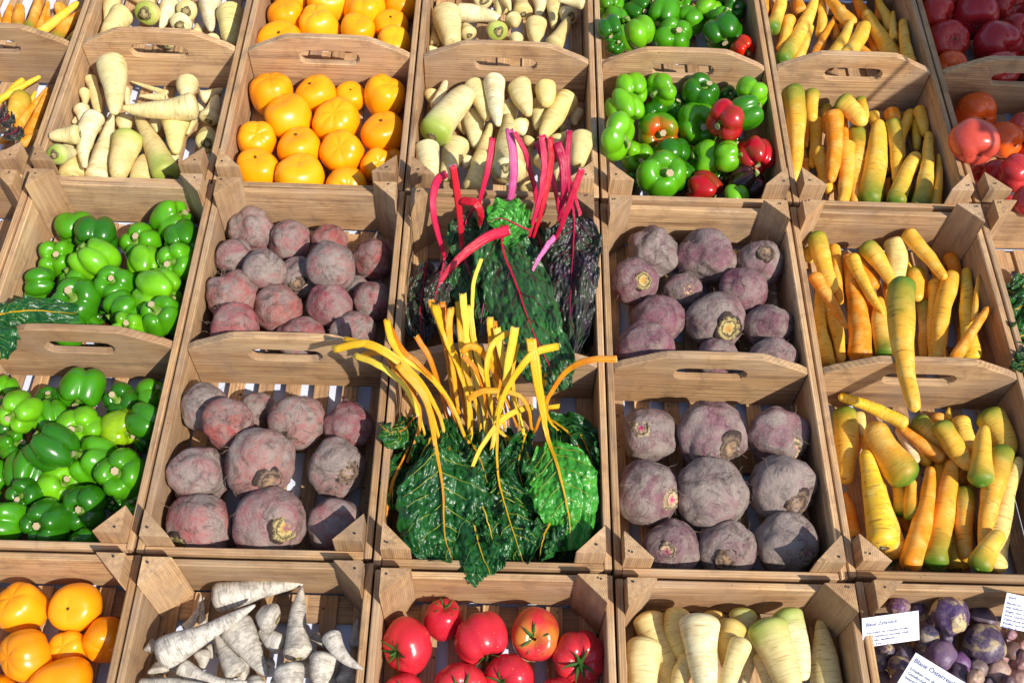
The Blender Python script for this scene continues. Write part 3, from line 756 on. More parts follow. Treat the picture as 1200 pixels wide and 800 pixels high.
def beets(cell, T, data, ph, grp, tint, dust):
    for k, it in enumerate(data):
        x, y, r, dx, dy = it[:5]; opt = it[5] if len(it) > 5 else ''
        u, v, rp = T(x, y, r); sd = hash(cell[1] * 1000 + k * 17 + int(x)) % 9999
        flatz = .80 if 'F' in opt else 1.12 if 'T' in opt else .93
        me = beet_mesh(sd, flatz, .16 if 'U' in opt else .10, .55 if 'R' in opt else .12, .28 if 'H' in opt else 0, crown=any(c in opt for c in 'YPB'))
        al = dust + .12 + random.uniform(-.12, .12)
        if 'C' in opt: al -= .28
        if 'G' in opt: al += .25
        look = 'large' if rp > 40 else 'small' if rp < 25 else 'medium'
        look += ' pinkish' if 'C' in opt else ' brown' if 'G' in opt else ' dusty'
        col = lin(random.choice(tint))
        o, R = round_item(cell, 'beet', look, ph, 'beet', grp, me, u, v, rp, (dx, dy), (*col, max(.05, min(1, al))), name='beetroot', tol=.88, sc=1.0)
        if 'Y' in opt: obj('crown', beet_crown_mesh(sd, M_CRY, .40 if 'K' in opt else .34), o, M=None).scale = (1, 1, flatz)
        if 'P' in opt: obj('crown', beet_crown_mesh(sd, M_CRP, .42 if 'K' in opt else .30), o).scale = (1, 1, flatz)
        if 'B' in opt: obj('crown', beet_crown_mesh(sd, M_CRB, .36), o).scale = (1, 1, flatz)
        if 'Z' in opt: h = obj('root_hair', HAIRB[k % 2], o)
        else: h = obj('root_hair', HAIRM[k % 4], o)
        h['kind'] = 'stuff'
        h.scale = (1, 1, flatz)
        if 'R' in opt: t = obj('taproot', TAILM, o); t.scale = (1, 1, flatz * 1.05)
BT1 = ['#AC4E52', '#A8544E', '#984A54']; BT2 = ['#7E4054', '#723C50', '#864A5C']
beets((2, 1, 'b'), tr(200, 200, 3.557), [(775,492,55,0,0,'G'),(340,248,95,-.3,.2,'U'),(500,292,88,0,-.5),(660,300,76,.3,-.4,'C'),(265,362,80,.5,.4),(540,445,88,0,.35,'BG'),(845,372,86,0,.9,'RC'),(665,398,102,.5,.4,'TG'),(388,415,90,.2,.3,'G'),(255,520,102,-.1,.85,'ZCU'),
  (842,545,84,.6,-.4),(445,575,104,.1,-.5,'C'),(665,562,94,-.1,.2,'C'),(762,682,95,.3,.3,'F'),(545,700,104,.1,-.8,'F'),(270,665,116,.9,.2,'ZFC')],
  'dusty beet crate back', 'dusty beets in the back half of the left beet crate', BT1, .56)
beets((2, 1, 'f'), tr(150, 380, 2.667), [(402,268,58,0,0),(240,258,76,.2,-.5,'G'),(692,320,78,.2,.85,'RC'),(525,308,92,0,.68,'B'),(310,308,80,.2,.2,'C'),(220,470,94,.1,.4,'U'),(652,448,92,.55,.05,'BG'),(410,432,110,.5,.5,'B'),(650,630,90,.2,.2,'Z'),(225,632,104,-.45,.5,'YK'),(445,620,114,.62,.02,'Y')],
  'dusty beet crate front', 'dusty beets in the front half of the left beet crate', BT1, .62)
beets((2, 3, 'b'), tr(680, 200, 3.557), [(305,342,104,0,-.3,'UT'),(525,357,116,.6,.1,'TU'),(748,385,100,.1,-.45,'B'),(430,507,80,.1,-.1,'P'),(225,462,100,.32,0,'YC'),(680,500,100,.0,-.3,'C'),(785,655,104,0,.7,'F'),(325,620,116,0,-.9,'FC'),(805,790,98,.2,-.5),(565,628,124,.3,.28,'YK'),(265,750,124,-.3,-.4,'FC'),(570,785,90,.2,-.3)],
  'purple beet crate back', 'purple beets in the back half of the right beet crate', BT2, .55)
beets((2, 3, 'f'), tr(700, 400, 2.667), [(162,292,88,-.4,-.35,'P'),(567,297,98,.3,.4,'PHU'),(357,290,110,.42,.36,'BKU'),(575,455,106,.3,.4,'BKG'),(155,475,104,.72,.1,'P'),(355,475,116,.5,-.4,'G'),(593,632,100,.4,.15,'PG'),(228,650,90,-.25,-.1,'PC'),(403,652,92,-.2,.15,'B')],
  'purple beet crate front', 'purple beets in the front half of the right beet crate', BT2, .62)

# ---- long roots
def root_profile(kind, t, taper):
    if kind == 'carrot':
        tp = min(.86, taper + .17); r = (1 - tp) + tp * t ** .62
    elif kind == 'white': r = .07 + .93 * t ** max(.25, .80 + (taper - .9) * .7)
    else: r = .15 + .85 * t ** max(.16, .72 + (taper - .9) * .8)
    return r
def root_mesh(P, rmax, kind, taper, mat, seed):
    """P: centre line tip -> crown, local coordinates"""
    r = np.random.RandomState(seed); n = 30; k = 20
    C = cr(P, n); Ltot = np.linalg.norm(np.diff(C, axis=0), axis=1).sum()
    t = np.linspace(0, 1, n) ** 1.0
    # sample denser at the ends
    ts = .5 - .5 * np.cos(np.pi * t); ts = .6 * ts + .4 * t
    C = np.stack([np.interp(ts, t, C[:, i]) for i in range(3)], -1)
    R = []; sh = max(rmax * (.75 if kind == 'carrot' else .55), .002) / Ltot; tipc = min(.2, (1 - taper) * rmax * .9 / Ltot) if kind == 'carrot' else .02
    for q in ts:
        a = root_profile(kind, q, taper) * (1 + .035 * math.sin(q * 9 + r.rand() * .4 + seed))
        if q > 1 - sh: a *= max(.30, math.sqrt(max(0, 1 - ((q - 1 + sh) / sh) ** 2.2)))
        if q < tipc: a *= max(.12, math.sqrt(max(0, 1 - ((tipc - q) / tipc) ** 2)))
        R.append(a * rmax)
    R = np.array(R); V = tube_pts(C, R, k, up=(.05, .1, .99))
    ang = np.arange(k) / k * 6.283; o = Vector(r.rand(3) * 70)
    for i in range(n):
        for j in range(k):
            f = 1 + .16 * noise.noise(Vector((math.cos(ang[j]), math.sin(ang[j]), ts[i] * Ltot / rmax * .55)) * .9 + o) + .018 * noise.noise(Vector((math.cos(ang[j]) * .6, math.sin(ang[j]) * .6, ts[i] * Ltot / rmax * 7)) + o)
            V[i, j] = C[i] + (V[i, j] - C[i]) * f
    return grid(kind, V, True, cap0=True, cap1=True, uv=ts, mat=mat), Ltot
M_ENDR = crown_mat('ringed_root_end', lin('#B9A878'), lin('#9A8A5A'), lin('#2E2618'))
CRM = disc_mesh('crown', M_ENDR, .34, 0, 3); CRMG = disc_mesh('crown', M_STEMG, .30, 0, 4)
def crown_piece(o, end, dirv, r, green, s=1.0):
    c = obj('crown', CRMG if green else CRM, o); c.location = end; c.rotation_euler = frame(dirv, random.uniform(0, 6)).to_euler(); c.scale = (r * s,) * 3
def roots(cell, T, data, ph, grp, kind, colors, mat, noun, tol=.78, green=.0):
    cat = kind if kind != 'white' else 'root'
    for k, it in enumerate(data):
        x0, y0, x1, y1, rr = it[:5]; opt = it[5] if len(it) > 5 else ''; taper = it[6] if len(it) > 6 else (.55 if kind == 'carrot' else .9)
        hf = it[7] if len(it) > 7 else None
        if kind == 'carrot': rr *= .95
        u0, v0, rp = T(x0, y0, rr); u1, v1, _ = T(x1, y1, rr)
        col = random.choice(colors); al = green * random.uniform(.3, 1)
        if 'G' in opt: al = 1.0
        if 'N' in opt: al = 0.0
        if 'O' in opt: col = '#EE8A14' if kind == 'carrot' else '#D4AE5E'
        if 'Y' in opt: col = '#F4CB34'
        if 'P' in opt: col = '#EAD98C'
        if 'W' in opt: col = '#E6DDC0'
        jit = random.uniform(-.02, .02)
        colr = tuple(max(0, c * (1 + jit * 3)) for c in lin(col)) + (al,)
        sd = int(x0 * 7 + y0 * 13 + k * 31) % 9973
        if 'F' in opt:   # crown faces the viewer; x0,y0 is the head centre, (x1,y1) the facing direction /100
            d = vdir(x1 / 100, y1 / 100)
            h, Q, R = settle(cell, [(u0, v0)], [rp], tol=tol)
            rw = R[0]; c1 = Q[0] + d * rw * .35; c0 = c1 - d * rw * 3.2
            if c0[2] < .012: c0[2] = .012
            pts = np.array([c0, (c0 + c1) / 2, c1])
            look = 'stub-end-up'
        else:
            m = 6; tt = np.linspace(0, 1, m)
            L = math.hypot(u1 - u0, v1 - v0); nx, ny = -(v1 - v0) / (L + 1e-6), (u1 - u0) / (L + 1e-6); bend = random.uniform(-.05, .05) * L
            if 'b' in opt: bend = .12 * L
            if 'c' in opt: bend = -.12 * L
            # the mesh ends in rounded caps, so keep the ends where the photo has them
            px = [(u0 + (u1 - u0) * q + nx * bend * math.sin(math.pi * q), v0 + (v1 - v0) * q + ny * bend * math.sin(math.pi * q)) for q in tt]
            rad = [rp * root_profile(kind, q, taper) for q in tt]
            rad[-1] *= .8
            dz = np.zeros(m)
            if 'u' in opt: dz = np.linspace(.035, 0, m)     # tip raised
            if 'v' in opt: dz = np.linspace(0, .035, m)     # crown raised
            h, Q, R = settle(cell, px, rad, dz, tol=tol, hfix=hf, wall=hf is None)
            pts = Q; rw = rp * depth(Q[m // 2]) / F
            ang = math.degrees(math.atan2(-(v1 - v0), u1 - u0))
            look = 'slim' if rp < 9 else 'thick' if rp > 15 else 'medium'
            if al >= 1: look += ' green-ended'
            elif abs(math.cos(math.radians(ang))) > .8: look += ' sideways'
        base = pts.mean(0)
        me, Lt = root_mesh(pts - base, rw, kind, taper, mat, sd)
        o = obj({'carrot': 'carrot', 'white': 'root_vegetable', 'parsnip': 'parsnip'}[kind], me, loc=base, color=colr)
        e = pts[-1] - base; dv = pts[-1] - pts[-2]; dv = dv / np.linalg.norm(dv)
        crown_piece(o, e - dv * rw * .02, dv, rw, al > .8 and kind == 'carrot', 1.15 if 'F' in opt else .9)
        LAB.append((o, look, 'orange carrot' if kind == 'carrot' and 'O' in opt else noun, ph, (u0 + u1) / 2 if 'F' not in opt else u0, (v0 + v1) / 2 if 'F' not in opt else v0, cat, grp))
CA = ['#F2C040', '#EEB038', '#F0BC3E', '#ECA634', '#F0C850']
# entries: tip x, tip y, crown x, crown y, radius, options, taper
roots((2, 4, 'b'), tr(900, 200, 3.077), [
 (250,470,258,360,20,'O'),(410,560,405,690,22,'Y'),(690,560,700,640,20,'O'),(330,520,335,420,20,''),(585,560,590,650,20,'Y'),(205,560,200,470,20,'Y'),(560,380,580,470,20,'O'),
 (375,360,365,700,24,'O'),(420,400,470,640,24,'O'),(500,330,520,460,26,'YN'),(600,330,612,400,18,'O'),(625,470,628,640,16,'Y'),(320,310,385,430,32,'O',.3),(150,330,152,280,26,'G',.3),(262,482,238,268,23,'N',.35),(655,360,660,470,25,'N'),
 (690,420,650,300,30,'ON',.5),(465,430,458,250,46,'PN',.35),(235,440,170,228,40,'G',.35),(450,410,348,262,40,'G',.5),(640,392,495,218,32,'N',.35),(265,690,228,505,30,'N',.4),(760,375,745,540,13,'N'),
 (400,455,432,672,43,'G',.45),(418,520,300,305,30,'N',.62),(540,470,532,350,34,'G',.35),(595,690,605,395,29,'N',.25),(715,350,735,690,38,'YN',.45),(615,690,665,370,37,'',.25),(560,680,560,470,26,'G',.3),
 (285,570,160,372,30,'ON',.65),(183,425,218,700,31,'N',.5),(288,300,335,685,47,'ON',.4),(795,492,670,685,24,'ON',.35),(532,870,483,392,56,'G',.55,.150)],
 'middle carrot crate back', 'yellow carrots in the back half of the middle crate', 'carrot', CA, M_CAR, 'yellow carrot', green=.25)
roots((2, 4, 'f'), tr(940, 400, 2.667), [
 (400,470,380,560,24,'G'),(520,470,530,380,24,'Y'),(170,350,180,250,22,'O'),(620,470,640,400,26,'G'),(330,600,300,520,24,'O'),(450,640,430,560,24,''),(600,640,640,560,26,'Y'),
 (300,440,315,545,28,'G',.2),(345,430,345,560,26,'G',.2),(135,470,165,610,22,'O'),(240,560,280,700,28,'G'),(395,390,350,310,28,'Y',.3),(500,400,500,450,24,'O'),(460,205,458,250,12,'Y'),(430,290,425,225,24,'O',.2),(190,300,178,220,22,'P'),
 (540,380,495,235,34,'N',.3),(650,360,572,215,50,'G',.2),(430,470,435,360,25,'Y',.2),(530,330,545,420,30,'G',.3),(560,720,600,560,28,'Y'),(112,170,330,262,24,'OY',.3),(462,352,350,240,36,'G',.3),(530,400,430,250,39,'G',.3),(135,445,132,208,43,'G',.3),
 (295,270,355,385,22,'W',.4),(470,540,485,712,42,'YN',.5),(515,690,512,455,36,'G',.3),(290,250,445,372,25,'ON',.45),(205,285,300,680,44,'N',.45),(215,255,340,440,56,'G',.2),
 (680,362,600,720,40,'PN',.45),(625,595,545,712,40,'G',.35),(562,648,632,330,44,'G',.6),(195,338,255,645,54,'YN',.55),(402,390,330,712,40,'O',.5),(472,368,410,712,48,'G',.5),(572,262,560,450,42,'G',.55)],
 'middle carrot crate front', 'yellow carrots in the front half of the middle crate', 'carrot', CA, M_CAR, 'yellow carrot', green=.3)
roots((3, 4, 'f'), tr(800, 0, 3), [
 (480,640,490,560,18,'O'),(700,560,690,470,18,'G'),(540,560,545,470,18,''),(860,620,850,540,18,'Y'),(620,420,600,380,18,'G'),(770,640,790,560,18,'O'),(440,640,430,560,16,'O'),
 (435,520,437,430,14,'O'),(560,440,575,520,20,'O'),(645,420,623,345,22,'G',.3),(680,450,668,395,24,'N',.3),(500,470,508,370,18,'G'),(790,460,785,400,26,'G',.2),(740,440,732,385,32,'O',.2),(720,520,730,610,20,'O'),(855,480,828,378,24,'N',.3),(822,530,825,420,24,'Y'),
 (805,600,800,700,22,'G'),(725,625,715,700,22,'O'),(570,400,565,530,20,'O'),(455,425,455,320,30,'G',.3),(640,440,548,350,44,'G',.35),(455,590,465,415,26,'YN',.3),(520,640,530,395,36,'ON',.4),(775,560,808,392,22,'c',.5),(748,640,738,425,31,'G',.5),
 (392,640,388,310,43,'G',.6),(602,720,612,450,36,'G',.3),(560,725,572,500,32,'N',.25),(520,680,478,520,26,'N',.2),(900,540,885,735,20,'N'),(825,540,745,725,36,'G',.25),(865,465,835,735,35,'G',.5),(690,425,655,725,50,'G',.35)],
 'top carrot crate front', 'yellow carrots in the front half of the back crate', 'carrot', CA, M_CAR, 'yellow carrot', green=.25)
roots((3, 4, 'b'), tr(800, 0, 3), [
 (290,-30,275,60,26,'O'),(400,-20,415,50,26,'O'),(560,20,560,110,24,'O'),(690,-20,700,80,24,'O'),(530,60,540,140,17,'O'),(305,110,310,200,15,'O'),(600,-20,640,60,24,'O'),(680,-10,740,110,24,'N'),(740,40,745,140,17,'N'),(650,110,690,195,24,'O'),
 (485,-10,487,130,21,'N',.3),(340,180,375,60,26,'',.35),(350,-20,310,110,30,'G',.3),(500,-30,600,95,27,'N',.3),(610,160,675,220,28,'O',.3),(455,90,400,220,24,'N'),(550,45,465,210,20,'ON',.6),(775,70,800,235,26,'N',.3),(470,-10,345,220,34,'G',.45),(592,72,520,215,30,'N',.5),(645,82,565,215,34,'N',.2),(640,40,770,232,36,'N',.35)],
 'top carrot crate back', 'yellow carrots in the back half of the back crate', 'carrot', CA, M_CAR, 'yellow carrot', green=.2)
CB = ['#D98A1C', '#E09A28', '#D6801E', '#D8A838']
roots((3, -1, 'b'), tr(0, 0, 3.557), [(-20,0,-10,140,26,''),(250,70,250,20,28,'O'),(45,20,15,150,27,'O'),(85,20,78,150,31,'G',.3),(200,5,200,110,20,'O'),(165,-10,110,140,27,'G',.3),(195,20,150,150,17,'O'),(330,10,135,162,24,'Y',.4),(360,40,215,180,30,'OG',.35),(350,100,280,195,20,'G',.3)],
 'top left crate back', 'slim carrots in the back half of the left crate', 'carrot', CB, M_CAR, 'orange carrot', green=.3)
roots((3, -1, 'f'), tr(0, 0, 3.557), [(215,400,205,460,22,'G'),(0,470,80,440,20,'O'),(-40,480,100,330,16,'Y'),(170,318,-10,420,17,'YN',.4),(150,380,115,450,15,'Y'),(45,500,105,390,44,'G',.25),(205,365,70,535,22,'O',.5),(200,385,118,570,26,'O',.4),(175,545,85,605,24,'O',.3),(-10,600,60,560,22,'O')],
 'top left crate front', 'slim carrots in the front half of the left crate', 'carrot', CB, M_CAR, 'orange carrot', green=.3)
PA = ['#EBDDA8', '#E6D79C', '#F0E6BA', '#E4D090']
roots((3, 0, 'f'), tr(0, 0, 3.557), [
 (260,590,300,560,28,''),(430,600,440,540,26,''),(640,420,700,420,24,''),(780,560,790,490,36,''),(620,590,600,540,28,''),(850,460,800,440,28,''),(540,640,550,700,28,''),(350,560,370,520,26,''),(300,560,280,620,26,''),(700,700,720,640,36,''),(460,400,480,450,20,''),(870,640,860,700,34,''),
 (530,460,525,370,18,''),(545,340,700,392,14,''),(350,450,352,375,24,''),(395,600,385,640,24,''),(300,510,330,500,24,''),(655,550,650,500,34,''),(580,400,690,405,20,'N'),(345,520,338,445,38,''),(520,560,522,490,42,''),(770,410,785,330,60,''),(410,470,375,322,24,'N',.2),
 (930,370,835,412,30,'N'),(475,475,460,250,66,'N',.78),(905,400,868,505,46,''),(735,640,735,480,66,'P'),(205,570,335,562,44,'',.6),(865,595,20,45,56,'F'),(508,450,825,438,58,'N',.78),
 (235,645,-20,25,50,'FG'),(355,700,405,475,50,'Nc',.85),(300,620,300,745,54,'',.4),(605,650,588,765,52,'',.5),(490,745,545,560,62,'G',.35),(466,475,400,755,56,'N',.85),(572,475,700,745,62,'G',.8)],
 'left parsnip crate front', 'parsnips in the front half of the left parsnip crate', 'parsnip', PA, M_PAR, 'parsnip', green=.2)
roots((3, 0, 'b'), tr(0, 0, 3.557), [(440,90,470,-10,38,''),(820,100,822,140,22,''),(540,-10,650,10,32,''),(560,170,555,140,44,''),(890,190,880,160,50,''),(670,120,715,0,42,''),(410,190,520,45,56,''),(880,130,880,0,50,'W'),(610,65,-5,-10,66,'FG'),(780,52,0,10,50,'F'),(755,110,0,5,50,'F'),(960,190,958,40,64,'P',.6),(700,160,690,190,40,'')],
 'left parsnip crate back', 'parsnips in the back half of the left parsnip crate', 'parsnip', PA, M_PAR, 'parsnip', green=.2)
roots((3, 2, 'f'), tr(460, 0, 3.557), [
 (250,520,240,440,30,''),(300,560,280,500,28,''),(400,640,390,560,30,''),(700,480,690,540,32,''),(720,640,720,560,34,''),(250,640,240,700,30,''),(150,640,160,560,30,''),(620,500,600,420,28,''),(520,640,530,700,34,''),(690,760,700,690,38,''),
 (165,430,165,385,42,''),(480,560,470,440,60,''),(600,540,612,460,42,''),(300,700,310,660,46,''),(560,600,570,580,42,''),(690,620,690,570,40,''),(650,800,650,760,50,''),(760,520,765,460,40,''),(640,720,630,650,52,''),(575,800,560,770,50,''),
 (222,338,172,450,24,'N',.4),(395,500,330,345,46,'',.6),(440,525,422,325,50,'N',.8),(570,482,525,345,60,'N',.85),(640,440,637,350,52,'P',.5),(545,560,525,510,50,'G'),(318,380,165,575,72,'G',.25),(625,570,745,405,56,'P',.55),(355,620,335,470,50,'',.6),
 (155,740,140,600,54,'',.3),(215,750,280,585,54,'',.5),(770,690,785,560,54,'',.4),(480,480,480,740,78,'N',.8),(470,700,10,30,50,'F'),(408,515,330,800,50,'N',.8)],
 'middle parsnip crate front', 'parsnips in the front half of the middle parsnip crate', 'parsnip', PA, M_PAR, 'parsnip', green=.15)
roots((3, 2, 'b'), tr(460, 0, 3.557), [(515,190,515,150,38,''),(165,80,178,190,22,''),(300,100,320,150,40,''),(440,60,460,20,40,'G'),(540,-20,545,60,46,''),(380,5,10,20,50,'F'),(690,5,800,20,28,''),(605,80,620,-20,38,''),(490,45,460,-20,26,''),(450,80,260,50,40,'N',.4),(670,120,680,-10,40,''),(510,110,500,70,46,'G'),
 (740,75,30,10,46,'F'),(250,185,225,40,64,'N',.35),(600,190,600,90,54,'N'),(735,75,665,200,44,'N',.8),(440,140,25,0,52,'FG'),(190,206,150,204,18,'')],
 'middle parsnip crate back', 'parsnips in the back half of the middle parsnip crate', 'parsnip', PA, M_PAR, 'parsnip', green=.15)
roots((1, 3, 'b'), tr(700, 640, 3.75), [
 (380,560,350,470,30,''),(275,620,262,560,24,''),(530,400,505,285,56,'O'),(400,520,365,275,70,'Pc',.5),(655,420,640,275,62,'G',.3),(640,640,680,400,50,'N'),(570,540,600,325,66,'O',.55),(360,640,215,290,76,'N',.3),(740,620,730,460,62,''),(900,590,820,275,76,'G',.45),
 (345,640,410,480,46,'N',.3),(205,720,205,400,78,'',.15),(560,640,640,405,50,'N',.3),(500,680,450,300,98,'N',.75),(870,680,730,320,92,'G',.5),(980,320,1040,760,92,'N',.8)],
 'near parsnip crate', 'parsnips standing in the near crate', 'parsnip', PA, M_PAR, 'parsnip', green=.2)
WHF = 0
WH = ['#CCC2B2', '#D4CCBE', '#BEB6A8']
roots((1, 1, 'b'), tr(130, 620, 3.75), [
 (250,620,330,680,50,''),(600,700,560,560,56,''),(850,560,880,640,50,''),(660,560,640,500,40,''),(980,700,960,600,54,''),(760,520,720,470,44,''),(470,560,420,520,44,''),(350,540,280,520,40,''),(1000,560,1060,620,40,''),(240,700,180,640,44,''),(700,680,760,640,48,''),
 (455,455,480,540,24,''),(935,520,890,460,28,''),(180,480,175,540,42,''),(400,620,400,530,46,''),(410,290,402,420,18,''),(395,285,320,440,24,'c',.7),(1085,385,1075,520,32,''),(1050,560,1040,680,58,''),(205,580,210,640,62,''),(520,640,480,700,40,''),(700,560,690,600,40,''),
 (655,440,760,510,50,'',.3),(650,360,735,400,80,'',.3),(1108,615,960,450,48,'c',.85),(460,455,560,640,56,'N'),(845,240,445,310,74,'N',.85),(690,645,530,400,86,'N',.85),(640,640,640,700,56,'',.4),(925,700,940,540,72,'',.4),(600,668,300,600,46,'c',.8),(840,250,820,570,70,'N',.85),(780,740,775,590,78,'',.4),(636,330,200,560,72,'N',.88),(450,690,120,690,34,'',.6)],
 'dusty white root crate', 'dusty white roots in the near crate', 'white', WH, M_WHI, 'white root', green=0)

# ---- potatoes
def potato_mesh(seed):
    r = np.random.RandomState(seed); nu, nv = 26, 36; o = Vector(r.rand(3) * 50); V = np.zeros((nu, nv, 3))
    for i, t in enumerate(np.linspace(.03, np.pi - .03, nu)):
        for j in range(nv):
            p = j / nv * 6.283; d = Vector((math.sin(t) * math.cos(p), math.sin(t) * math.sin(p), math.cos(t)))
            rad = 1 + .20 * noise.noise(d * 1.0 + o) + .07 * noise.noise(d * 2.2 + o) + .015 * noise.noise(d * 7 + o)
            V[i, j] = (d.x * rad, d.y * rad * .92, d.z * rad)
    return grid('potato', V, True, cap0=True, cap1=True, mat=M_POT)
POTM = [potato_mesh(i) for i in range(8)]
T = tr(1000, 690, 6)
for (x, y, r, c, al, sq, noun) in [
 (120,145,40,'#6A4A6E',.7,1,'purple potato'),(455,135,52,'#54405E',1,1,'dark purple potato'),(600,560,64,'#4A3A50',1,1,'dark purple potato'),(520,245,46,'#8A6A90',.4,1,'purple potato'),(260,510,60,'#3A2E44',1,1,'dark purple potato'),(1190,400,44,'#C89088',1,1,'pink potato'),(820,300,50,'#3A2C40',1,1,'dark purple potato'),(800,560,60,'#4A3A50',1,1,'dark purple potato'),
 (315,125,80,'#5A2E62',.7,1,'purple potato'),(490,175,42,'#C8B898',1,1.25,'pale potato'),(905,200,84,'#54405A',1,1.2,'dark purple potato'),(660,340,62,'#3C3050',1,1,'dark purple potato'),(225,430,62,'#443852',.2,1,'purple potato'),(345,430,72,'#3A324E',1,1,'blue-purple potato'),
 (490,450,78,'#5E5258',1,1,'grey-brown potato'),(1050,335,58,'#B08088',1,1,'pink potato'),(1110,320,40,'#B08088',1,1,'pink potato'),(150,500,78,'#312E4A',.8,1.15,'blue-purple potato'),(525,345,90,'#30324A',.6,1.1,'blue-purple potato'),(620,460,94,'#64486C',1,1.1,'purple potato'),(755,515,76,'#6A3A7A',1,1,'bright purple potato'),
 (1050,470,52,'#B88480',1,1,'pink potato'),(1115,430,64,'#7E5A4C',1,1,'brown potato'),(880,552,66,'#7A6660',1,1,'brown potato'),(325,548,90,'#3A3052',.5,1,'blue-purple potato'),(680,185,142,'#46305A',0,1,'violet and cream potato'),(920,385,136,'#463A56',.4,1,'dark violet potato'),
 (180,625,76,'#302A3E',1,1,'dark purple potato'),(350,665,90,'#5E4A66',1,1,'purple potato'),(740,620,84,'#50404C',1,1.2,'grey-purple potato'),(860,622,62,'#B08A72',.7,1.1,'beige potato'),(1015,575,84,'#B89484',.8,1,'knobbly beige potato'),(1165,530,62,'#A87A74',1,1,'pink potato'),(1175,630,74,'#B48878',1,1,'pink potato'),(1210,470,50,'#B08080',1,1,'pink potato'),
 (1090,660,60,'#5A4048',1,1,'brown potato'),(950,680,60,'#4A3846',1,1,'dark purple potato'),(560,680,70,'#40344C',1,1,'dark purple potato')]:
    u, v, rp = T(x, y, r); look = 'large' if r > 100 else 'small' if r < 56 else 'medium'
    a = random.uniform(0, 3.14)
    round_item((1, 4, 'b'), noun, look, 'near potato crate', 'potato', 'potatoes in the near right crate', POTM, u, v, rp, (math.cos(a) * .8, math.sin(a) * .8), (*lin(c), al), squash=(1, .95, sq), name='potato', tol=.84)

# ------------------------------------------------------------------ chard
def wpath(T, pts): return np.array([unp(*T(x, y)[:2], z) for x, y, z in pts])
def stalk_mesh(P, Wd, mat, cutmat, n=34, k=16, seed=0, concave=.45):
    r = np.random.RandomState(seed); n0 = len(P)
    C = cr(P, n); C[1:-1] += np.cumsum(r.randn(n - 2, 3), 0) * .00035; W_ = np.interp(np.linspace(0, 1, n), np.linspace(0, 1, len(Wd)), Wd)
    T_ = np.gradient(C, axis=0); T_ /= np.linalg.norm(T_, axis=1)[:, None] + 1e-9
    V = np.zeros((n, k, 3)); a = np.arange(k) / k * 2 * np.pi; tow = CP - C.mean(0); tow = tow / np.linalg.norm(tow)
    roll0, roll1 = r.uniform(-.7, .7), r.uniform(-.7, .7)
    for i in range(n):
        x = np.cross(T_[i], tow); x /= np.linalg.norm(x) + 1e-9; y = np.cross(x, T_[i])
        ro = roll0 + (roll1 - roll0) * i / n; x, y = x * math.cos(ro) + y * math.sin(ro), -x * math.sin(ro) + y * math.cos(ro)
        cx = np.cos(a); cy = np.sin(a) * .55
        cy = cy - concave * .55 * (1 - np.abs(cx)) * (np.sin(a) * y[2] * 0 + (np.sin(a) > 0)) * .9
        rib = 1 + .10 * np.cos(7 * a + seed)
        V[i] = C[i] + W_[i] * (cx * rib)[:, None] * x + W_[i] * (cy * rib)[:, None] * y
    # ragged cut end (row 0)
    V[0] += T_[0] * (r.uniform(-1, 1, k) * W_[0] * .35)[:, None]
    return grid('stalk', V, True, cap0=True, cap1=True, uv=True, mat=mat, capmat=cutmat), C, W_
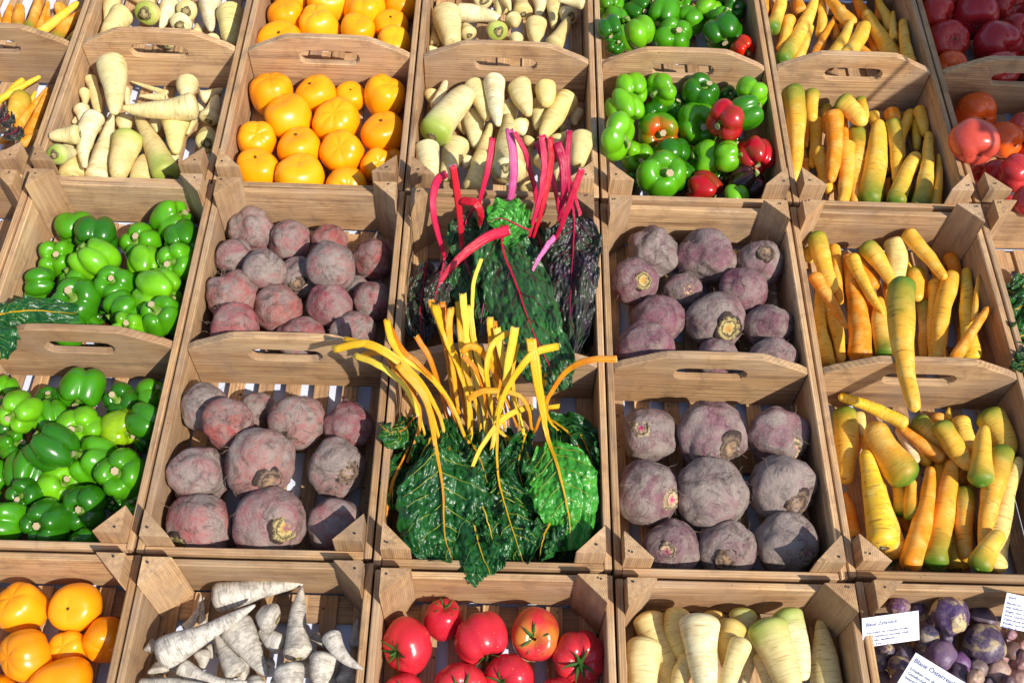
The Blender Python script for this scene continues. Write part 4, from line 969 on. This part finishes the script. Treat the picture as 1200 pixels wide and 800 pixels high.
def chard_leaf(T, cut, base, tip, wpx_cut, halfw, label, grp, stalk_m, cutm, leaf_m, vein_m, seed, pucker=.0045, droop=.25, lean=0.0, cat='chard leaf', vw=.8, ruffle=.006, wstart=.25, cup=0.0, name='chard_leaf', tl=False):
    """cut: points of the stalk from its cut end to where the blade starts; base->tip: midrib points on the blade"""
    r = np.random.RandomState(seed); root = bpy.data.objects.new(name, None); COL.objects.link(root)
    allp = wpath(T, list(cut) + list(base) + list(tip)); root.location = allp[-1]
    loc = Vector(allp[-1]); tag(root, label, cat, grp)
    sc = 1 / T(0, 0, 1)[2] if False else T(0, 0, 1)[2]
    dep = depth(allp[len(allp) // 2]) / F * sc
    if len(cut) + len(base) >= 2:
        P = allp; nb = len(P)
        fr = (len(cut)) / (nb - 1) if nb > 1 else 1
        Wd = [wpx_cut * dep, wpx_cut * dep, wpx_cut * .8 * dep] + [wpx_cut * q * dep for q in (.5, .35, .22, .12, .06)] if len(cut) > 1 else [wpx_cut * .5 * dep, wpx_cut * .4 * dep, wpx_cut * .25 * dep, wpx_cut * .08 * dep]
        me, C, W_ = stalk_mesh(P - P[-1] + np.array([0, 0, .0035]), Wd, stalk_m, cutm, seed=seed, n=44)
        s = obj('stalk', me, root)
    B = np.array(list(wpath(T, list(base) + list(tip)))); m, k = 84, 57
    C = cr(B, m); Tn = np.gradient(C, axis=0); Tn /= np.linalg.norm(Tn, axis=1)[:, None] + 1e-9
    hw = np.interp(np.linspace(0, 1, m), np.linspace(0, 1, len(halfw)), halfw) * dep
    Lm = np.linalg.norm(np.diff(C, axis=0), axis=1).sum(); Lf = max(.35, Lm / .16); Lw = max(.35, hw.max() / .045)
    up = np.array([0, 0, 1.0]); V = np.zeros((m, k, 3)); off = Vector(r.rand(3) * 40)
    tow = CP - C.mean(0); tow /= np.linalg.norm(tow); nup = up * .55 + tow * .45; nup /= np.linalg.norm(nup)
    for i in range(m):
        x = np.cross(Tn[i], nup); x /= np.linalg.norm(x) + 1e-9; nrm = np.cross(x, Tn[i])
        x2 = x * math.cos(lean) + nrm * math.sin(lean); n2 = -x * math.sin(lean) + nrm * math.cos(lean)
        s = i / (m - 1)
        for j in range(k):
            q = (j / (k - 1)) * 2 - 1
            w_ = hw[i] * (1 + .10 * noise.noise(Vector((s * 9, 3 if q > 0 else -3, seed))) + .05 * noise.noise(Vector((s * 26, 5 if q > 0 else -5, seed))))
            lat = q * w_
            lp = Vector((s * 8.0 * Lf, abs(q) * 4.2 * Lw - s * 3.0, (7 if q > 0 else 0) + seed * 1.37))
            vd = noise.voronoi(lp + Vector((.35 * noise.noise(lp * 1.7), .35 * noise.noise(lp * 1.7 + off), 0)))[0]
            puff = min(1.0, (vd[1] - vd[0]) * 1.9) ** .6 - .5 + .35 * noise.noise(lp * 2.7 + off)
            puff *= min(1, abs(q) * 7) * 1.15
            puff += 3.0 * noise.noise(Vector((s * 3.1, q * 1.6, seed * 2.2))) * min(1, abs(q) * 3) + .8 * noise.noise(Vector((s * 7, q * 3.2, seed * 5.1)))
            ruf = ruffle * abs(q) ** 3 * math.sin(s * 34 + (2 if q > 0 else 0) + 2.5 * noise.noise(Vector((s * 4, q, seed)))) + ruffle * .5 * abs(q) ** 2 * noise.noise(Vector((s * 12, q * 2, seed + 3)))
            ruf += .016 * q * q * noise.noise(Vector((s * 2.6, 4 if q > 0 else -4, seed * 1.9))) * min(1.5, Lw * 1.3)
            dd = droop * abs(lat) ** 2 / (abs(hw).max() + 1e-6) - cup * abs(lat)
            V[i, j] = C[i] + x2 * lat * (1 - .12 * abs(q) * abs(droop)) + n2 * (pucker * puff + ruf - dd)
    V -= np.array(loc)
    V2 = V[::1]
    me = grid('blade', V2, False, mat=leaf_m)
    b = obj('blade', me, root)
    so = b.modifiers.new('thickness', 'SOLIDIFY'); so.thickness = .0007
    Gs = []
    for s0_ in np.linspace(.05, .82, 7):
        for sd in (-1, 1):
            s0 = s0_ + r.uniform(-.035, .035)
            pts = []
            for q in np.linspace(0, .86, 12):
                i = min(m - 1, int((s0 + q * .20 + q * q * .03) * (m - 1))); j = int(round((.5 + sd * q / 2) * (k - 1)))
                pts.append(V2[i, j] + np.array([0, 0, .0010]) + nup * .0006)
            rad = np.linspace(.0011, .00025, 12) * (1.2 - s0 * .6) * vw
            Gs.append(tube_pts(cr(pts[::2] + [pts[-1]], 14), np.interp(np.linspace(0, 1, 14), np.linspace(0, 1, 12), rad), 5, up=(.1, .2, .97)))
    obj('vein', join_grids('vein', Gs, vein_m), root)
    return root
def loose_stalk(T, pts, wpx, label, grp, mat, cutm, seed, taper=.8):
    P = wpath(T, pts); dep = depth(P[0]) / F * T(0, 0, 1)[2]
    wpx *= .96
    me, C, W_ = stalk_mesh(P - P[-1], [wpx * dep, wpx * .95 * dep, wpx * .82 * taper / .8 * dep, wpx * .62 * taper / .8 * dep, wpx * .42 * taper / .8 * dep], mat, cutm, seed=seed)
    o = obj('chard_stalk', me, loc=P[-1]); tag(o, label, 'chard stalk', grp); return o
X1 = tr(430, 380, 2.667); Y2 = tr(440, 140, 2.667)
GY = 'yellow-stalked chard leaves in the centre crate'; GR = 'red-stalked chard leaves in the centre crate'
W6 = [.15, .7, 1, 1, .85, .6, .2]
def W(s, pr=(.18, .62, .92, 1, .97, .85, .6, .12)): return [s * q for q in pr]
# dark leaves lying at the bottom of the pile first
chard_leaf(X1, [], [(330,330,.05),(360,450,.06)], [(400,600,.06),(430,740,.05)], 12, W(150), 'dark green chard leaf buried beneath the other yellow-veined leaves', GY, M_SY, M_CUTY, M_LG, M_VG, 1)
chard_leaf(X1, [], [(190,330,.04),(130,380,.05)], [(95,430,.06),(80,520,.05)], 10, W(75), 'dark chard leaf tucked against the left wall below the arched stalks', GY, M_SO, M_CUTY, M_LG, M_VY, 2, lean=.2)
chard_leaf(X1, [], [(560,290,.055),(640,350,.07)], [(690,440,.07),(700,600,.05)], 10, W(80), 'dark chard leaf pressed against the right wall behind the brightest leaf', GY, M_SY, M_CUTY, M_LG, M_VG, 3, lean=-.3, ruffle=.009)
chard_leaf(X1, [], [(600,420,.05),(650,520,.06)], [(650,640,.06),(600,745,.05)], 10, W(95), 'lowest dark chard leaf at the right front corner post', GY, M_SY, M_CUTY, M_LG, M_VG, 4)
chard_leaf(X1, [(300,40,.20),(310,150,.16)], [(325,330,.08),(310,420,.09)], [(320,560,.10),(350,700,.11),(385,782,.122)], 13, W(118, (.3, .7, .95, 1, .97, .9, .75, .45)), 'dark curled chard leaf whose tip hangs over the front wall', GY, M_SY, M_CUTY, M_LG, M_VG, 5, pucker=.006, ruffle=.008)
chard_leaf(X1, [(98,130,.235),(180,235,.20)], [(215,385,.14),(236,520,.125)], [(242,660,.11),(268,745,.10)], 12, W(150, (.2, .7, .95, 1, .98, .85, .5, .08)), 'broad dark chard leaf with orange midrib, left front of the pile', GY, M_SO, M_CUTY, M_LG, M_VY, 6, pucker=.0085, lean=.10)
chard_leaf(X1, [(595,72,.215),(520,92,.225),(460,165,.2),(420,250,.17),(408,350,.13)], [(412,470,.11),(430,560,.11)], [(460,660,.11),(492,755,.10)], 12, W(100), 'dark chard leaf whose long yellow stalk curls right at the top', GY, M_SY, M_CUTY, M_LG, M_VY, 7, pucker=.0075, ruffle=.008)
chard_leaf(X1, [(512,50,.24),(530,160,.2),(548,270,.15)], [(570,370,.12),(602,460,.13)], [(630,580,.12),(643,705,.10)], 16, W(112, (.35, .85, 1, 1, .92, .8, .6, .3)), 'bright green chard leaf with the straight thick yellow midrib', GY, M_SY, M_CUTY, M_LB, M_VY, 8, pucker=.0055, ruffle=.005)
chard_leaf(X1, [(155,40,.2),(200,120,.17)], [(250,290,.09),(260,400,.10)], [(290,480,.10),(330,560,.10)], 9, W(70), 'crumpled dark chard leaf under the orange stalks near the centre', GY, M_SO, M_CUTY, M_LG, M_VG, 9, pucker=.007)
chard_leaf(X1, [], [(500,330,.08),(480,400,.09)], [(470,460,.10),(500,540,.09)], 8, W(62), 'small folded chard leaf tucked left of the brightest leaf', GY, M_SY, M_CUTY, M_LG, M_VG, 10, lean=.5, pucker=.006)
chard_leaf(X1, [], [(150,290,.08),(120,330,.10)], [(80,345,.12),(45,318,.14)], 6, W(48), 'small chard leaf pointing at the left wall of the centre crate', GY, M_SO, M_CUTY, M_LG, M_VY, 11)
for k, (pts, wd, mt, lab) in enumerate([
 ([(-104,78,.205),(0,62,.225),(90,110,.21),(170,190,.17),(225,290,.12),(250,378,.09)], 12, M_SY, 'yellow chard stalk arching furthest left over the beet crate divider'),
 ([(-70,48,.21),(20,70,.225),(120,140,.2),(190,240,.155),(235,380,.09)], 11, M_SY, 'yellow chard stalk ending just left of the upright orange stub'),
 ([(-38,96,.19),(40,130,.2),(110,190,.18),(155,280,.13),(180,350,.08)], 11, M_SY, 'pale yellow chard stalk lying lowest in the left fan'),
 ([(-10,95,.16),(50,90,.18),(95,150,.17),(150,230,.14),(160,320,.12),(125,432,.10)], 11, M_SO, 'orange chard stalk bowing down to a cut end at left'),
 ([(62,-14,.23),(85,55,.215),(130,110,.2),(200,160,.17),(270,250,.12),(322,372,.09)], 13, M_SY, 'golden chard stalk with wide forked cut end near the crate rail'),
 ([(200,-75,.2),(230,10,.18),(255,120,.15),(268,240,.11),(262,340,.08)], 11, M_SO, 'orange chard stalk standing behind the left fan'),
 ([(212,-60,.23),(250,40,.21),(290,130,.17),(318,230,.13),(322,345,.09)], 14, M_SY, 'pale yellow chard stalk at the left of the upright bunch'),
 ([(262,-50,.24),(262,40,.21),(275,150,.16),(290,280,.10)], 13, M_SO, 'orange chard stalk with broad cut tip in the upright bunch'),
 ([(300,-95,.26),(310,0,.22),(325,120,.17),(365,260,.12),(372,370,.08)], 14, M_SY, 'broad yellow chard stalk in the middle of the upright bunch'),
 ([(358,-205,.27),(335,-110,.24),(332,0,.2),(350,140,.15),(385,300,.09)], 8, M_SY, 'thin yellow chard stalk reaching highest towards the red stalks'),
 ([(385,-20,.24),(392,80,.2),(405,200,.15),(430,330,.09)], 12, M_SY, 'short yellow chard stalk right of the upright bunch'),
 ([(405,10,.235),(425,110,.2),(460,230,.14),(492,345,.09)], 13, M_SY, 'wide yellow chard stalk with ragged top leaning right'),
 ([(462,10,.25),(448,90,.22),(430,190,.18),(400,300,.12),(385,400,.09)], 15, M_SY, 'thick golden chard stalk with square cut beside the arched one'),
 ([(445,25,.23),(395,60,.235),(372,130,.21),(378,220,.16),(400,320,.11),(450,360,.09)], 10, M_SY, 'yellow chard stalk bent like a hook in the centre'),
 ([(315,232,.165),(355,206,.18),(425,204,.185),(492,234,.17),(520,330,.12)], 11, M_SO, 'short orange chard stalk lying across the upright bunch'),
 ([(515,258,.10),(490,262,.12),(430,290,.145),(365,370,.14),(330,450,.13),(318,522,.12)], 10, M_SY, 'yellow chard stalk arching down to a cut end at centre'),
 ([(295,82,.22),(335,72,.225),(375,110,.2),(420,200,.15),(470,320,.1)], 12, M_SO, 'orange chard stalk with frayed end crossing the upright bunch'),
 ([(300,98,.21),(335,130,.2),(362,190,.17),(378,300,.12)], 10, M_SO, 'small frayed orange chard stalk under the crossing one'),
 ([(780,108,.235),(700,114,.23),(620,150,.2),(560,240,.15),(520,340,.09)], 11, M_SO, 'orange chard stalk reaching right across the crate rail'),
 ([(600,255,.12),(580,258,.125),(560,262,.12),(540,300,.1)], 8, M_SY, 'stub of yellow chard stalk beside the bare slats'),
 ([(-88,66,.20),(20,64,.215),(100,120,.2),(180,210,.16),(215,300,.12),(228,380,.09)], 8, M_SO, 'slim orange chard stalk beneath the furthest left yellow one'),
 ([(70,5,.215),(110,75,.21),(170,130,.19),(235,210,.14),(285,330,.09)], 9, M_SO, 'slim orange chard stalk just below the wide forked golden one'),
 ([(236,-70,.22),(245,10,.2),(262,110,.17),(300,220,.12),(318,330,.09)], 10, M_SO, 'slim orange chard stalk wedged left of the upright bunch'),
 ([(285,-70,.23),(290,30,.21),(305,140,.17),(340,260,.12),(352,360,.08)], 10, M_SY, 'slim yellow chard stalk squeezed inside the upright bunch'),
 ([(318,-60,.24),(330,30,.21),(352,130,.17),(385,250,.12),(398,350,.08)], 11, M_SY, 'slim yellow chard stalk at the right side of the upright bunch'),
 ([(400,-10,.23),(408,70,.2),(415,180,.15),(440,320,.09)], 9, M_SO, 'slim orange chard stalk behind the ragged topped one'),
 ([(470,60,.2),(450,150,.18),(455,230,.15),(480,340,.09)], 8, M_SY, 'slim yellow chard stalk behind the thick golden one'),
 ([(560,150,.16),(552,220,.14),(575,300,.1),(600,330,.08)], 7, M_SY, 'slim yellow chard stalk beside the longest green leaf tip'),
 ([(60,600,.09),(80,500,.10),(110,430,.10),(140,360,.09)], 6, M_SO, 'thin brownish chard stem along the left wall of the crate')]):
    loose_stalk(X1, pts, wd, lab, 'cut yellow chard stalks in the centre crate', mt, M_CUTY, 50 + k)
for k, (p, wd, lab) in enumerate([
 ([(330,380,.10),(350,430,.115),(370,500,.105)], 62, 'crumpled dark chard leaf right of the orange midrib'),
 ([(340,520,.10),(375,600,.12),(400,690,.11)], 66, 'crumpled dark chard leaf between the two long midribs'),
 ([(500,400,.09),(530,470,.11),(545,560,.10)], 50, 'crumpled dark chard leaf at the left edge of the brightest leaf'),
 ([(590,590,.09),(560,660,.11),(540,740,.10)], 60, 'dark chard leaf under the tip of the brightest leaf'),
 ([(660,330,.07),(700,420,.085),(705,520,.07)], 45, 'ruffled dark chard leaf rising along the right wall'),
 ([(110,440,.08),(85,500,.095),(80,580,.09)], 50, 'crumpled dark chard leaf beside the thin brownish stem'),
 ([(210,330,.08),(190,380,.10),(150,440,.10)], 50, 'small crumpled chard leaf just below the left fan of stalks'),
 ([(420,330,.08),(440,380,.09),(450,440,.09)], 50, 'shaded chard leaf at the foot of the upright stalks')]):
    chard_leaf(X1, [], [p[0], p[1]], [p[2]], 7, W(wd, (.5, .85, 1, 1, .95, .8, .6, .3)), lab, GY, M_SY, M_CUTY, M_LG, M_VG, 120 + k, pucker=.008, ruffle=.011, lean=[.3, -.2, .4, -.3, -.6, .3, 0, 0][k], vw=.5)
# red chard
chard_leaf(Y2, [], [(160,450,.05),(150,540,.05)], [(140,620,.05),(150,700,.05)], 6, W(70), 'blackish chard leaf in the shaded lower left corner of the red chard', GR, M_SR, M_CUTR, M_LP, M_VR, 21, pucker=.007)
chard_leaf(Y2, [], [(250,420,.05),(250,520,.05)], [(250,600,.05),(260,700,.05)], 6, W(105), 'dark purple chard leaf lying behind the yellow stalks', GR, M_SR, M_CUTR, M_LP, M_VR, 22, pucker=.007)
chard_leaf(Y2, [], [(640,330,.04),(660,430,.05)], [(670,560,.05),(660,730,.05)], 6, W(60), 'blackish purple chard leaf against the right wall', GR, M_SR, M_CUTR, M_LP, M_VR, 23, pucker=.008, lean=-.3)
chard_leaf(Y2, [], [(500,330,.05),(520,430,.05)], [(530,560,.05),(540,700,.05)], 6, W(80), 'shadowed green chard leaf under the two big red chard leaves', GR, M_SR, M_CUTR, M_LM, M_VR, 24)
chard_leaf(Y2, [(220,175,.2),(190,200,.215),(182,290,.19),(212,415,.12)], [(215,440,.10),(205,500,.09)], [(190,560,.08),(180,620,.07)], 12, W(45), 'small purple chard leaf with the arched magenta stalk at left', GR, M_SR, M_CUTR, M_LP, M_VR, 25)
chard_leaf(Y2, [(242,148,.25),(255,240,.2),(268,390,.12)], [(272,420,.11),(290,470,.10)], [(320,540,.09),(350,620,.08)], 11, W(82), 'mottled green chard leaf below the leftmost straight red stalk', GR, M_SRR, M_CUTR, M_LM, M_VR, 26)
chard_leaf(Y2, [(365,62,.24),(352,150,.21),(325,265,.15)], [(300,290,.13),(280,330,.12)], [(270,380,.12),(275,440,.11)], 10, W(52), 'small ruffled green chard leaf beneath the short bent red stalk', GR, M_SR, M_CUTR, M_LM, M_VR, 27, ruffle=.01)
chard_leaf(Y2, [(605,40,.25),(600,140,.22),(610,250,.17)], [(620,310,.14),(618,400,.13)], [(612,520,.12),(605,735,.10)], 9, W(94, (.5, .9, 1, .9, .95, .9, .75, .3)), 'long crinkled purplish chard leaf hanging down at right', GR, M_SR, M_CUTR, M_LP, M_VR, 28, pucker=.0095, ruffle=.009)
chard_leaf(Y2, [(418,36,.25),(434,130,.22),(428,220,.18),(412,285,.15)], [(380,330,.14),(372,400,.14)], [(360,470,.14),(345,560,.13),(330,640,.12)], 14, W(58), 'green chard leaf to the left, below the thick pink stalk', GR, M_SP, M_CUTR, M_LM, M_VR, 29, pucker=.006)
chard_leaf(Y2, [], [(395,285,.16),(400,400,.16),(430,480,.16)], [(470,590,.165),(505,680,.175),(550,780,.165),(570,850,.145)], 9, W(114, (.5, .85, 1, .98, .92, .8, .7, .4)), 'largest green chard leaf, draped forward over the handle board', GR, M_SRR, M_CUTR, M_LM, M_VR, 30, pucker=.0085, droop=.30, ruffle=.012)
chard_leaf(Y2, [], [(480,350,.16),(440,330,.17)], [(395,310,.175),(350,320,.17)], 6, W(84), 'bright ruffled green chard leaf curling beside the pink stalk', GR, M_SR, M_CUTR, M_LB, M_VG, 31, pucker=.006, ruffle=.01)
for k, (pts, wd, mt, lab) in enumerate([
 ([(272,252,.20),(308,262,.205),(325,300,.185),(322,330,.16)], 14, M_SRR, 'short bent scarlet chard stalk near the back wall'),
 ([(436,40,.26),(470,110,.23),(498,220,.17),(505,270,.14)], 11, M_SR, 'magenta chard stalk crossing right behind the thick pink one'),
 ([(522,50,.27),(530,140,.24),(512,260,.19),(480,368,.13)], 13, M_SR, 'magenta chard stalk at left of the tall triple bunch'),
 ([(546,58,.27),(545,160,.23),(522,280,.18),(492,370,.13)], 12, M_SRR, 'red chard stalk at right of the tall triple bunch'),
 ([(502,72,.25),(520,110,.24),(560,200,.2),(575,300,.14)], 11, M_SR, 'dark magenta chard stalk behind the tall bunch'),
 ([(568,74,.265),(590,150,.24),(590,240,.2),(575,320,.14)], 15, M_SR, 'broad crimson chard stalk right of the tall triple bunch'),
 ([(645,155,.25),(620,225,.22),(588,318,.17),(560,380,.13)], 12, M_SRR, 'red chard stalk leaning out furthest to the right'),
 ([(415,345,.20),(345,370,.215),(265,435,.205),(205,512,.185)], 17, M_SRR, 'wide scarlet chard stalk lying diagonally over the leaves'),
 ([(560,368,.18),(528,410,.175),(492,472,.165)], 10, M_SP, 'short pink chard stalk between the two big leaves'),
 ([(640,300,.17),(625,240,.19),(610,180,.2)], 6, M_SR, 'thin magenta chard stem behind the right hand stalk')]):
    loose_stalk(Y2, pts, wd, lab, 'cut red chard stalks in the centre crate', mt, M_CUTR, 90 + k, taper=.85)
# other leaves
F1 = tr(0, 0, 1)
chard_leaf(F1, [], [(-14,374,.14),(8,367,.155)], [(40,363,.16),(92,366,.15)], 3, W(20, (.5, .8, .9, .9, .95, 1, .9, .4)), 'dark green leaf with yellow midrib lying on the green peppers', None, M_SY, M_CUTY, M_LG, M_VG, 41, pucker=.004, cat='leaf', name='chard_leaf', cup=-.2)
chard_leaf(F1, [], [(-22,352,.13),(-12,372,.15)], [(-4,395,.165),(2,420,.16)], 3, W(24, (.5, .8, .9, 1, 1, 1, .8, .3)), 'dark green leaf drooping over the handle board at the left edge', None, M_SY, M_CUTY, M_LG, M_VG, 42, pucker=.003, cat='leaf')
GL = 'curly green leaves in the crate at the right edge'
for k, (a, b, c, d, wd, m_, lab) in enumerate([
 ((1222,318,.05), (1205,330,.05), (1188,345,.055), (1168,336,.05), 16, M_LM, 'topmost curly leaf in the crate at the right edge'),
 ((1230,350,.07), (1208,352,.075), (1190,362,.08), (1172,366,.07), 18, M_LG, 'second curly leaf down in the crate at the right edge'),
 ((1235,385,.09), (1212,385,.095), (1195,392,.10), (1176,396,.09), 17, M_LG, 'third curly leaf down in the crate at the right edge'),
 ((1235,415,.11), (1215,415,.12), (1200,424,.12), (1184,430,.11), 16, M_LM, 'lowest curly leaf in the crate at the right edge'),
 ((1230,332,.04), (1215,345,.04), (1205,370,.04), (1200,400,.04), 22, M_LG, 'dark leaf lying underneath the curly ones at the right edge')]):
    chard_leaf(F1, [], [a, b], [c, d], 2.5, W(wd), lab, GL, M_SY, M_CUTY, m_, M_VG, 60 + k, pucker=.008, ruffle=.008, cat='leaf', name='salad_leaf')
for k, (pts, wd) in enumerate([([(40,480,.10),(25,500,.11),(5,520,.11)], 34), ([(80,540,.10),(60,555,.11),(20,570,.10)], 34), ([(20,440,.09),(0,470,.10),(-30,500,.10)], 30)]):
    chard_leaf(tr(0, 0, 3.557), [], [pts[0], pts[1]], [pts[2]], 4, W(wd), ['blackish crinkled leaf, middle one at the top left carrots', 'blackish crinkled leaf nearest the corner post at top left', 'blackish crinkled leaf at the left edge beside orange carrots'][k], 'blackish leaves on the top left carrots', M_SR, M_CUTR, M_LP, M_VR, 70 + k, pucker=.005, ruffle=.003, vw=.5, cat='leaf', name='basil_leaf')

# ------------------------------------------------------------------ soil on the slats
M_SOIL = flat('dry_soil', lin('#6A5442'), .95, .5)
for cell, n, lab in (((2, 1, 'f'), 170, 'dry soil crumbs on the slats under the dusty beets, front half'), ((2, 1, 'b'), 110, 'dry soil crumbs on the slats under the dusty beets, back half'),
                     ((2, 3, 'f'), 170, 'dry soil crumbs on the slats under the purple beets, front half'), ((1, 1, 'b'), 130, 'dry soil crumbs beneath the dusty white roots'), ((1, 2, 'b'), 40, 'few dry crumbs beneath the red tomatoes')):
    x0, x1, y0, y1 = CELL[cell]; vs, fs = [], []
    for i in range(n):
        cx = (x0 + x1) / 2 + random.choice(SLX) + random.uniform(-.012, .012); cy = random.uniform(y0, y1); q = random.uniform(.0008, .0032)
        b = len(vs); an = random.uniform(0, 6)
        for k in range(4): vs.append((cx + q * math.cos(an + k * 1.57) * random.uniform(.6, 1.2), cy + q * math.sin(an + k * 1.57) * random.uniform(.6, 1.2), .0002))
        vs.append((cx, cy, q * random.uniform(.5, 1.1)))
        fs += [(b + k, b + (k + 1) % 4, b + 4) for k in range(4)]
    me = bpy.data.meshes.new('soil_crumbs'); me.from_pydata(vs, [], fs); me.materials.append(M_SOIL)
    tag(obj('soil_crumbs', me), lab, 'soil', kind='stuff')

# ------------------------------------------------------------------ cards
fc = [None]
def text_obj(body, size, parent, loc, italic=0.0, mat=M_INK):
    c = bpy.data.curves.new('lettering', 'FONT'); c.body = body; c.size = size; c.shear = italic; c.extrude = 0.00005; c.offset = size * .012
    o = bpy.data.objects.new('lettering', c); COL.objects.link(o)
    bpy.context.view_layer.update()
    me = bpy.data.meshes.new_from_object(o.evaluated_get(bpy.context.evaluated_depsgraph_get())); bpy.data.objects.remove(o)
    me.materials.clear(); me.materials.append(mat)
    if curl_r[0]:
        for v in me.vertices:
            v.co.x += loc[0]; v.co.y += loc[1]; v.co = Vector(curl(v.co.x, v.co.y, v.co.z + loc[2]))
        loc = (0, 0, 0)
    q = obj('lettering', me, parent, loc=loc); return q
curl_r = [0]
def curl(x, y, z):
    R = curl_r[0]; a = (x - .02) / R
    return ((R + z) * math.sin(a) + .02, y, (R + z) * math.cos(a) - R)
def card(origin, xdir, ydir, wd, ht, lines, label, R=0, title_it=0.0):
    """origin: top left corner; text runs along xdir"""
    x = Vector(xdir).normalized(); y = Vector(ydir); y = (y - x * y.dot(x)).normalized(); z = x.cross(-y) if False else y.cross(x) * -1
    z = x.cross(y * -1)   # y points down the card
    root = bpy.data.objects.new('price_card', None); COL.objects.link(root)
    root.matrix_world = Matrix(((x.x, -y.x, z.x, origin[0]), (x.y, -y.y, z.y, origin[1]), (x.z, -y.z, z.z, origin[2]), (0, 0, 0, 1)))
    tag(root, label, 'sign', 'paper variety cards on the potatoes'); curl_r[0] = R
    n = 17; V = np.zeros((2, 2 * n, 3)); xs = np.linspace(0, wd, n)
    rows = []
    for yy in (0, -ht):
        top = [curl(q, yy, 0) if R else (q, yy, 0) for q in xs]; bot = [curl(q, yy, -.0006) if R else (q, yy, -.0006) for q in xs[::-1]]
        rows.append(top + bot)
    me = grid('paper', rows[::-1], True, cap0=True, cap1=True, mat=M_CARD, smooth=False); obj('paper', me, root)
    yy = -.0
    for (s, size, lx, ly, it) in lines:
        text_obj(s, size, root, (lx, -ly, .0003), it, M_INKT if size > .006 else M_INK)
P6 = tr(1000, 690, 6)
def c3(x, y, z): return unp(*P6(x, y)[:2], z)
a, b, c_ = c3(60, 205, .128), c3(458, 150, .128), c3(85, 408, .098)
wd = float(np.linalg.norm(b - a)); ht = float(np.linalg.norm(c_ - a)); s = wd / .08
card(a, b - a, c_ - a, wd, ht, [('Blaue Zimmerli', .0072 * s, .004 * s, .0125 * s, .3), ('Ursprünglich aus Schweden, Knollen', .0042 * s, .0035 * s, .0235 * s, .25), ('klein bis mittelgross, kurzoval, Schale', .0042 * s, .0018 * s, .0290 * s, .25), ('rot und blau, blaufleischig', .0042 * s, .0018 * s, .0345 * s, .25), ('Kochtyp B bis C', .0042 * s, .0018 * s, .0400 * s, .25)],
     'white paper card with slanted writing leaning at the left crate wall')
a, b, c_ = c3(440, 445, .135), c3(800, 665, .125), c3(352, 612, .115)
wd = float(np.linalg.norm(b - a)) * 1.02; ht = .062; s = wd / .08
card(a, b - a, c_ - a, wd, ht, [('Blaue Österreich', .0092 * s, .0035 * s, .0125 * s, 0), ('Erhalten von der Ö', .0060 * s, .0045 * s, .0245 * s, 0), ('Gesellschaft für', .0060 * s, .0045 * s, .0315 * s, 0), ('besonders', .0060 * s, .0045 * s, .0385 * s, 0)],
     'white paper card at the bottom edge reading Blaue Österreich')
a, b, c_ = c3(1085, 25, .14), c3(1340, 80, .135), c3(985, 245, .115)
wd = .075; ht = float(np.linalg.norm(c_ - a)); s = 1.0
card(a, b - a, c_ - a, wd, ht, [('purli', .0055, .004, .0075, 0), ('Bereits im 19. Jahrhundert', .0050, .003, .0165, 0), ('und Indianer Chile', .0050, .003, .0225, 0), ('Augen, aber trotzdem', .0050, .003, .0285, 0), ('Sorte, charakteristisch', .0050, .003, .0345, 0), ('Zubereitung als Chips', .0050, .003, .0405, 0), ('Knollen nach dem Kochen', .0050, .003, .0465, 0), ('Kochtyp B', .0050, .003, .0525, 0)],
     'curled white paper card at the right edge with eight text lines', R=.075)
finish_labels()
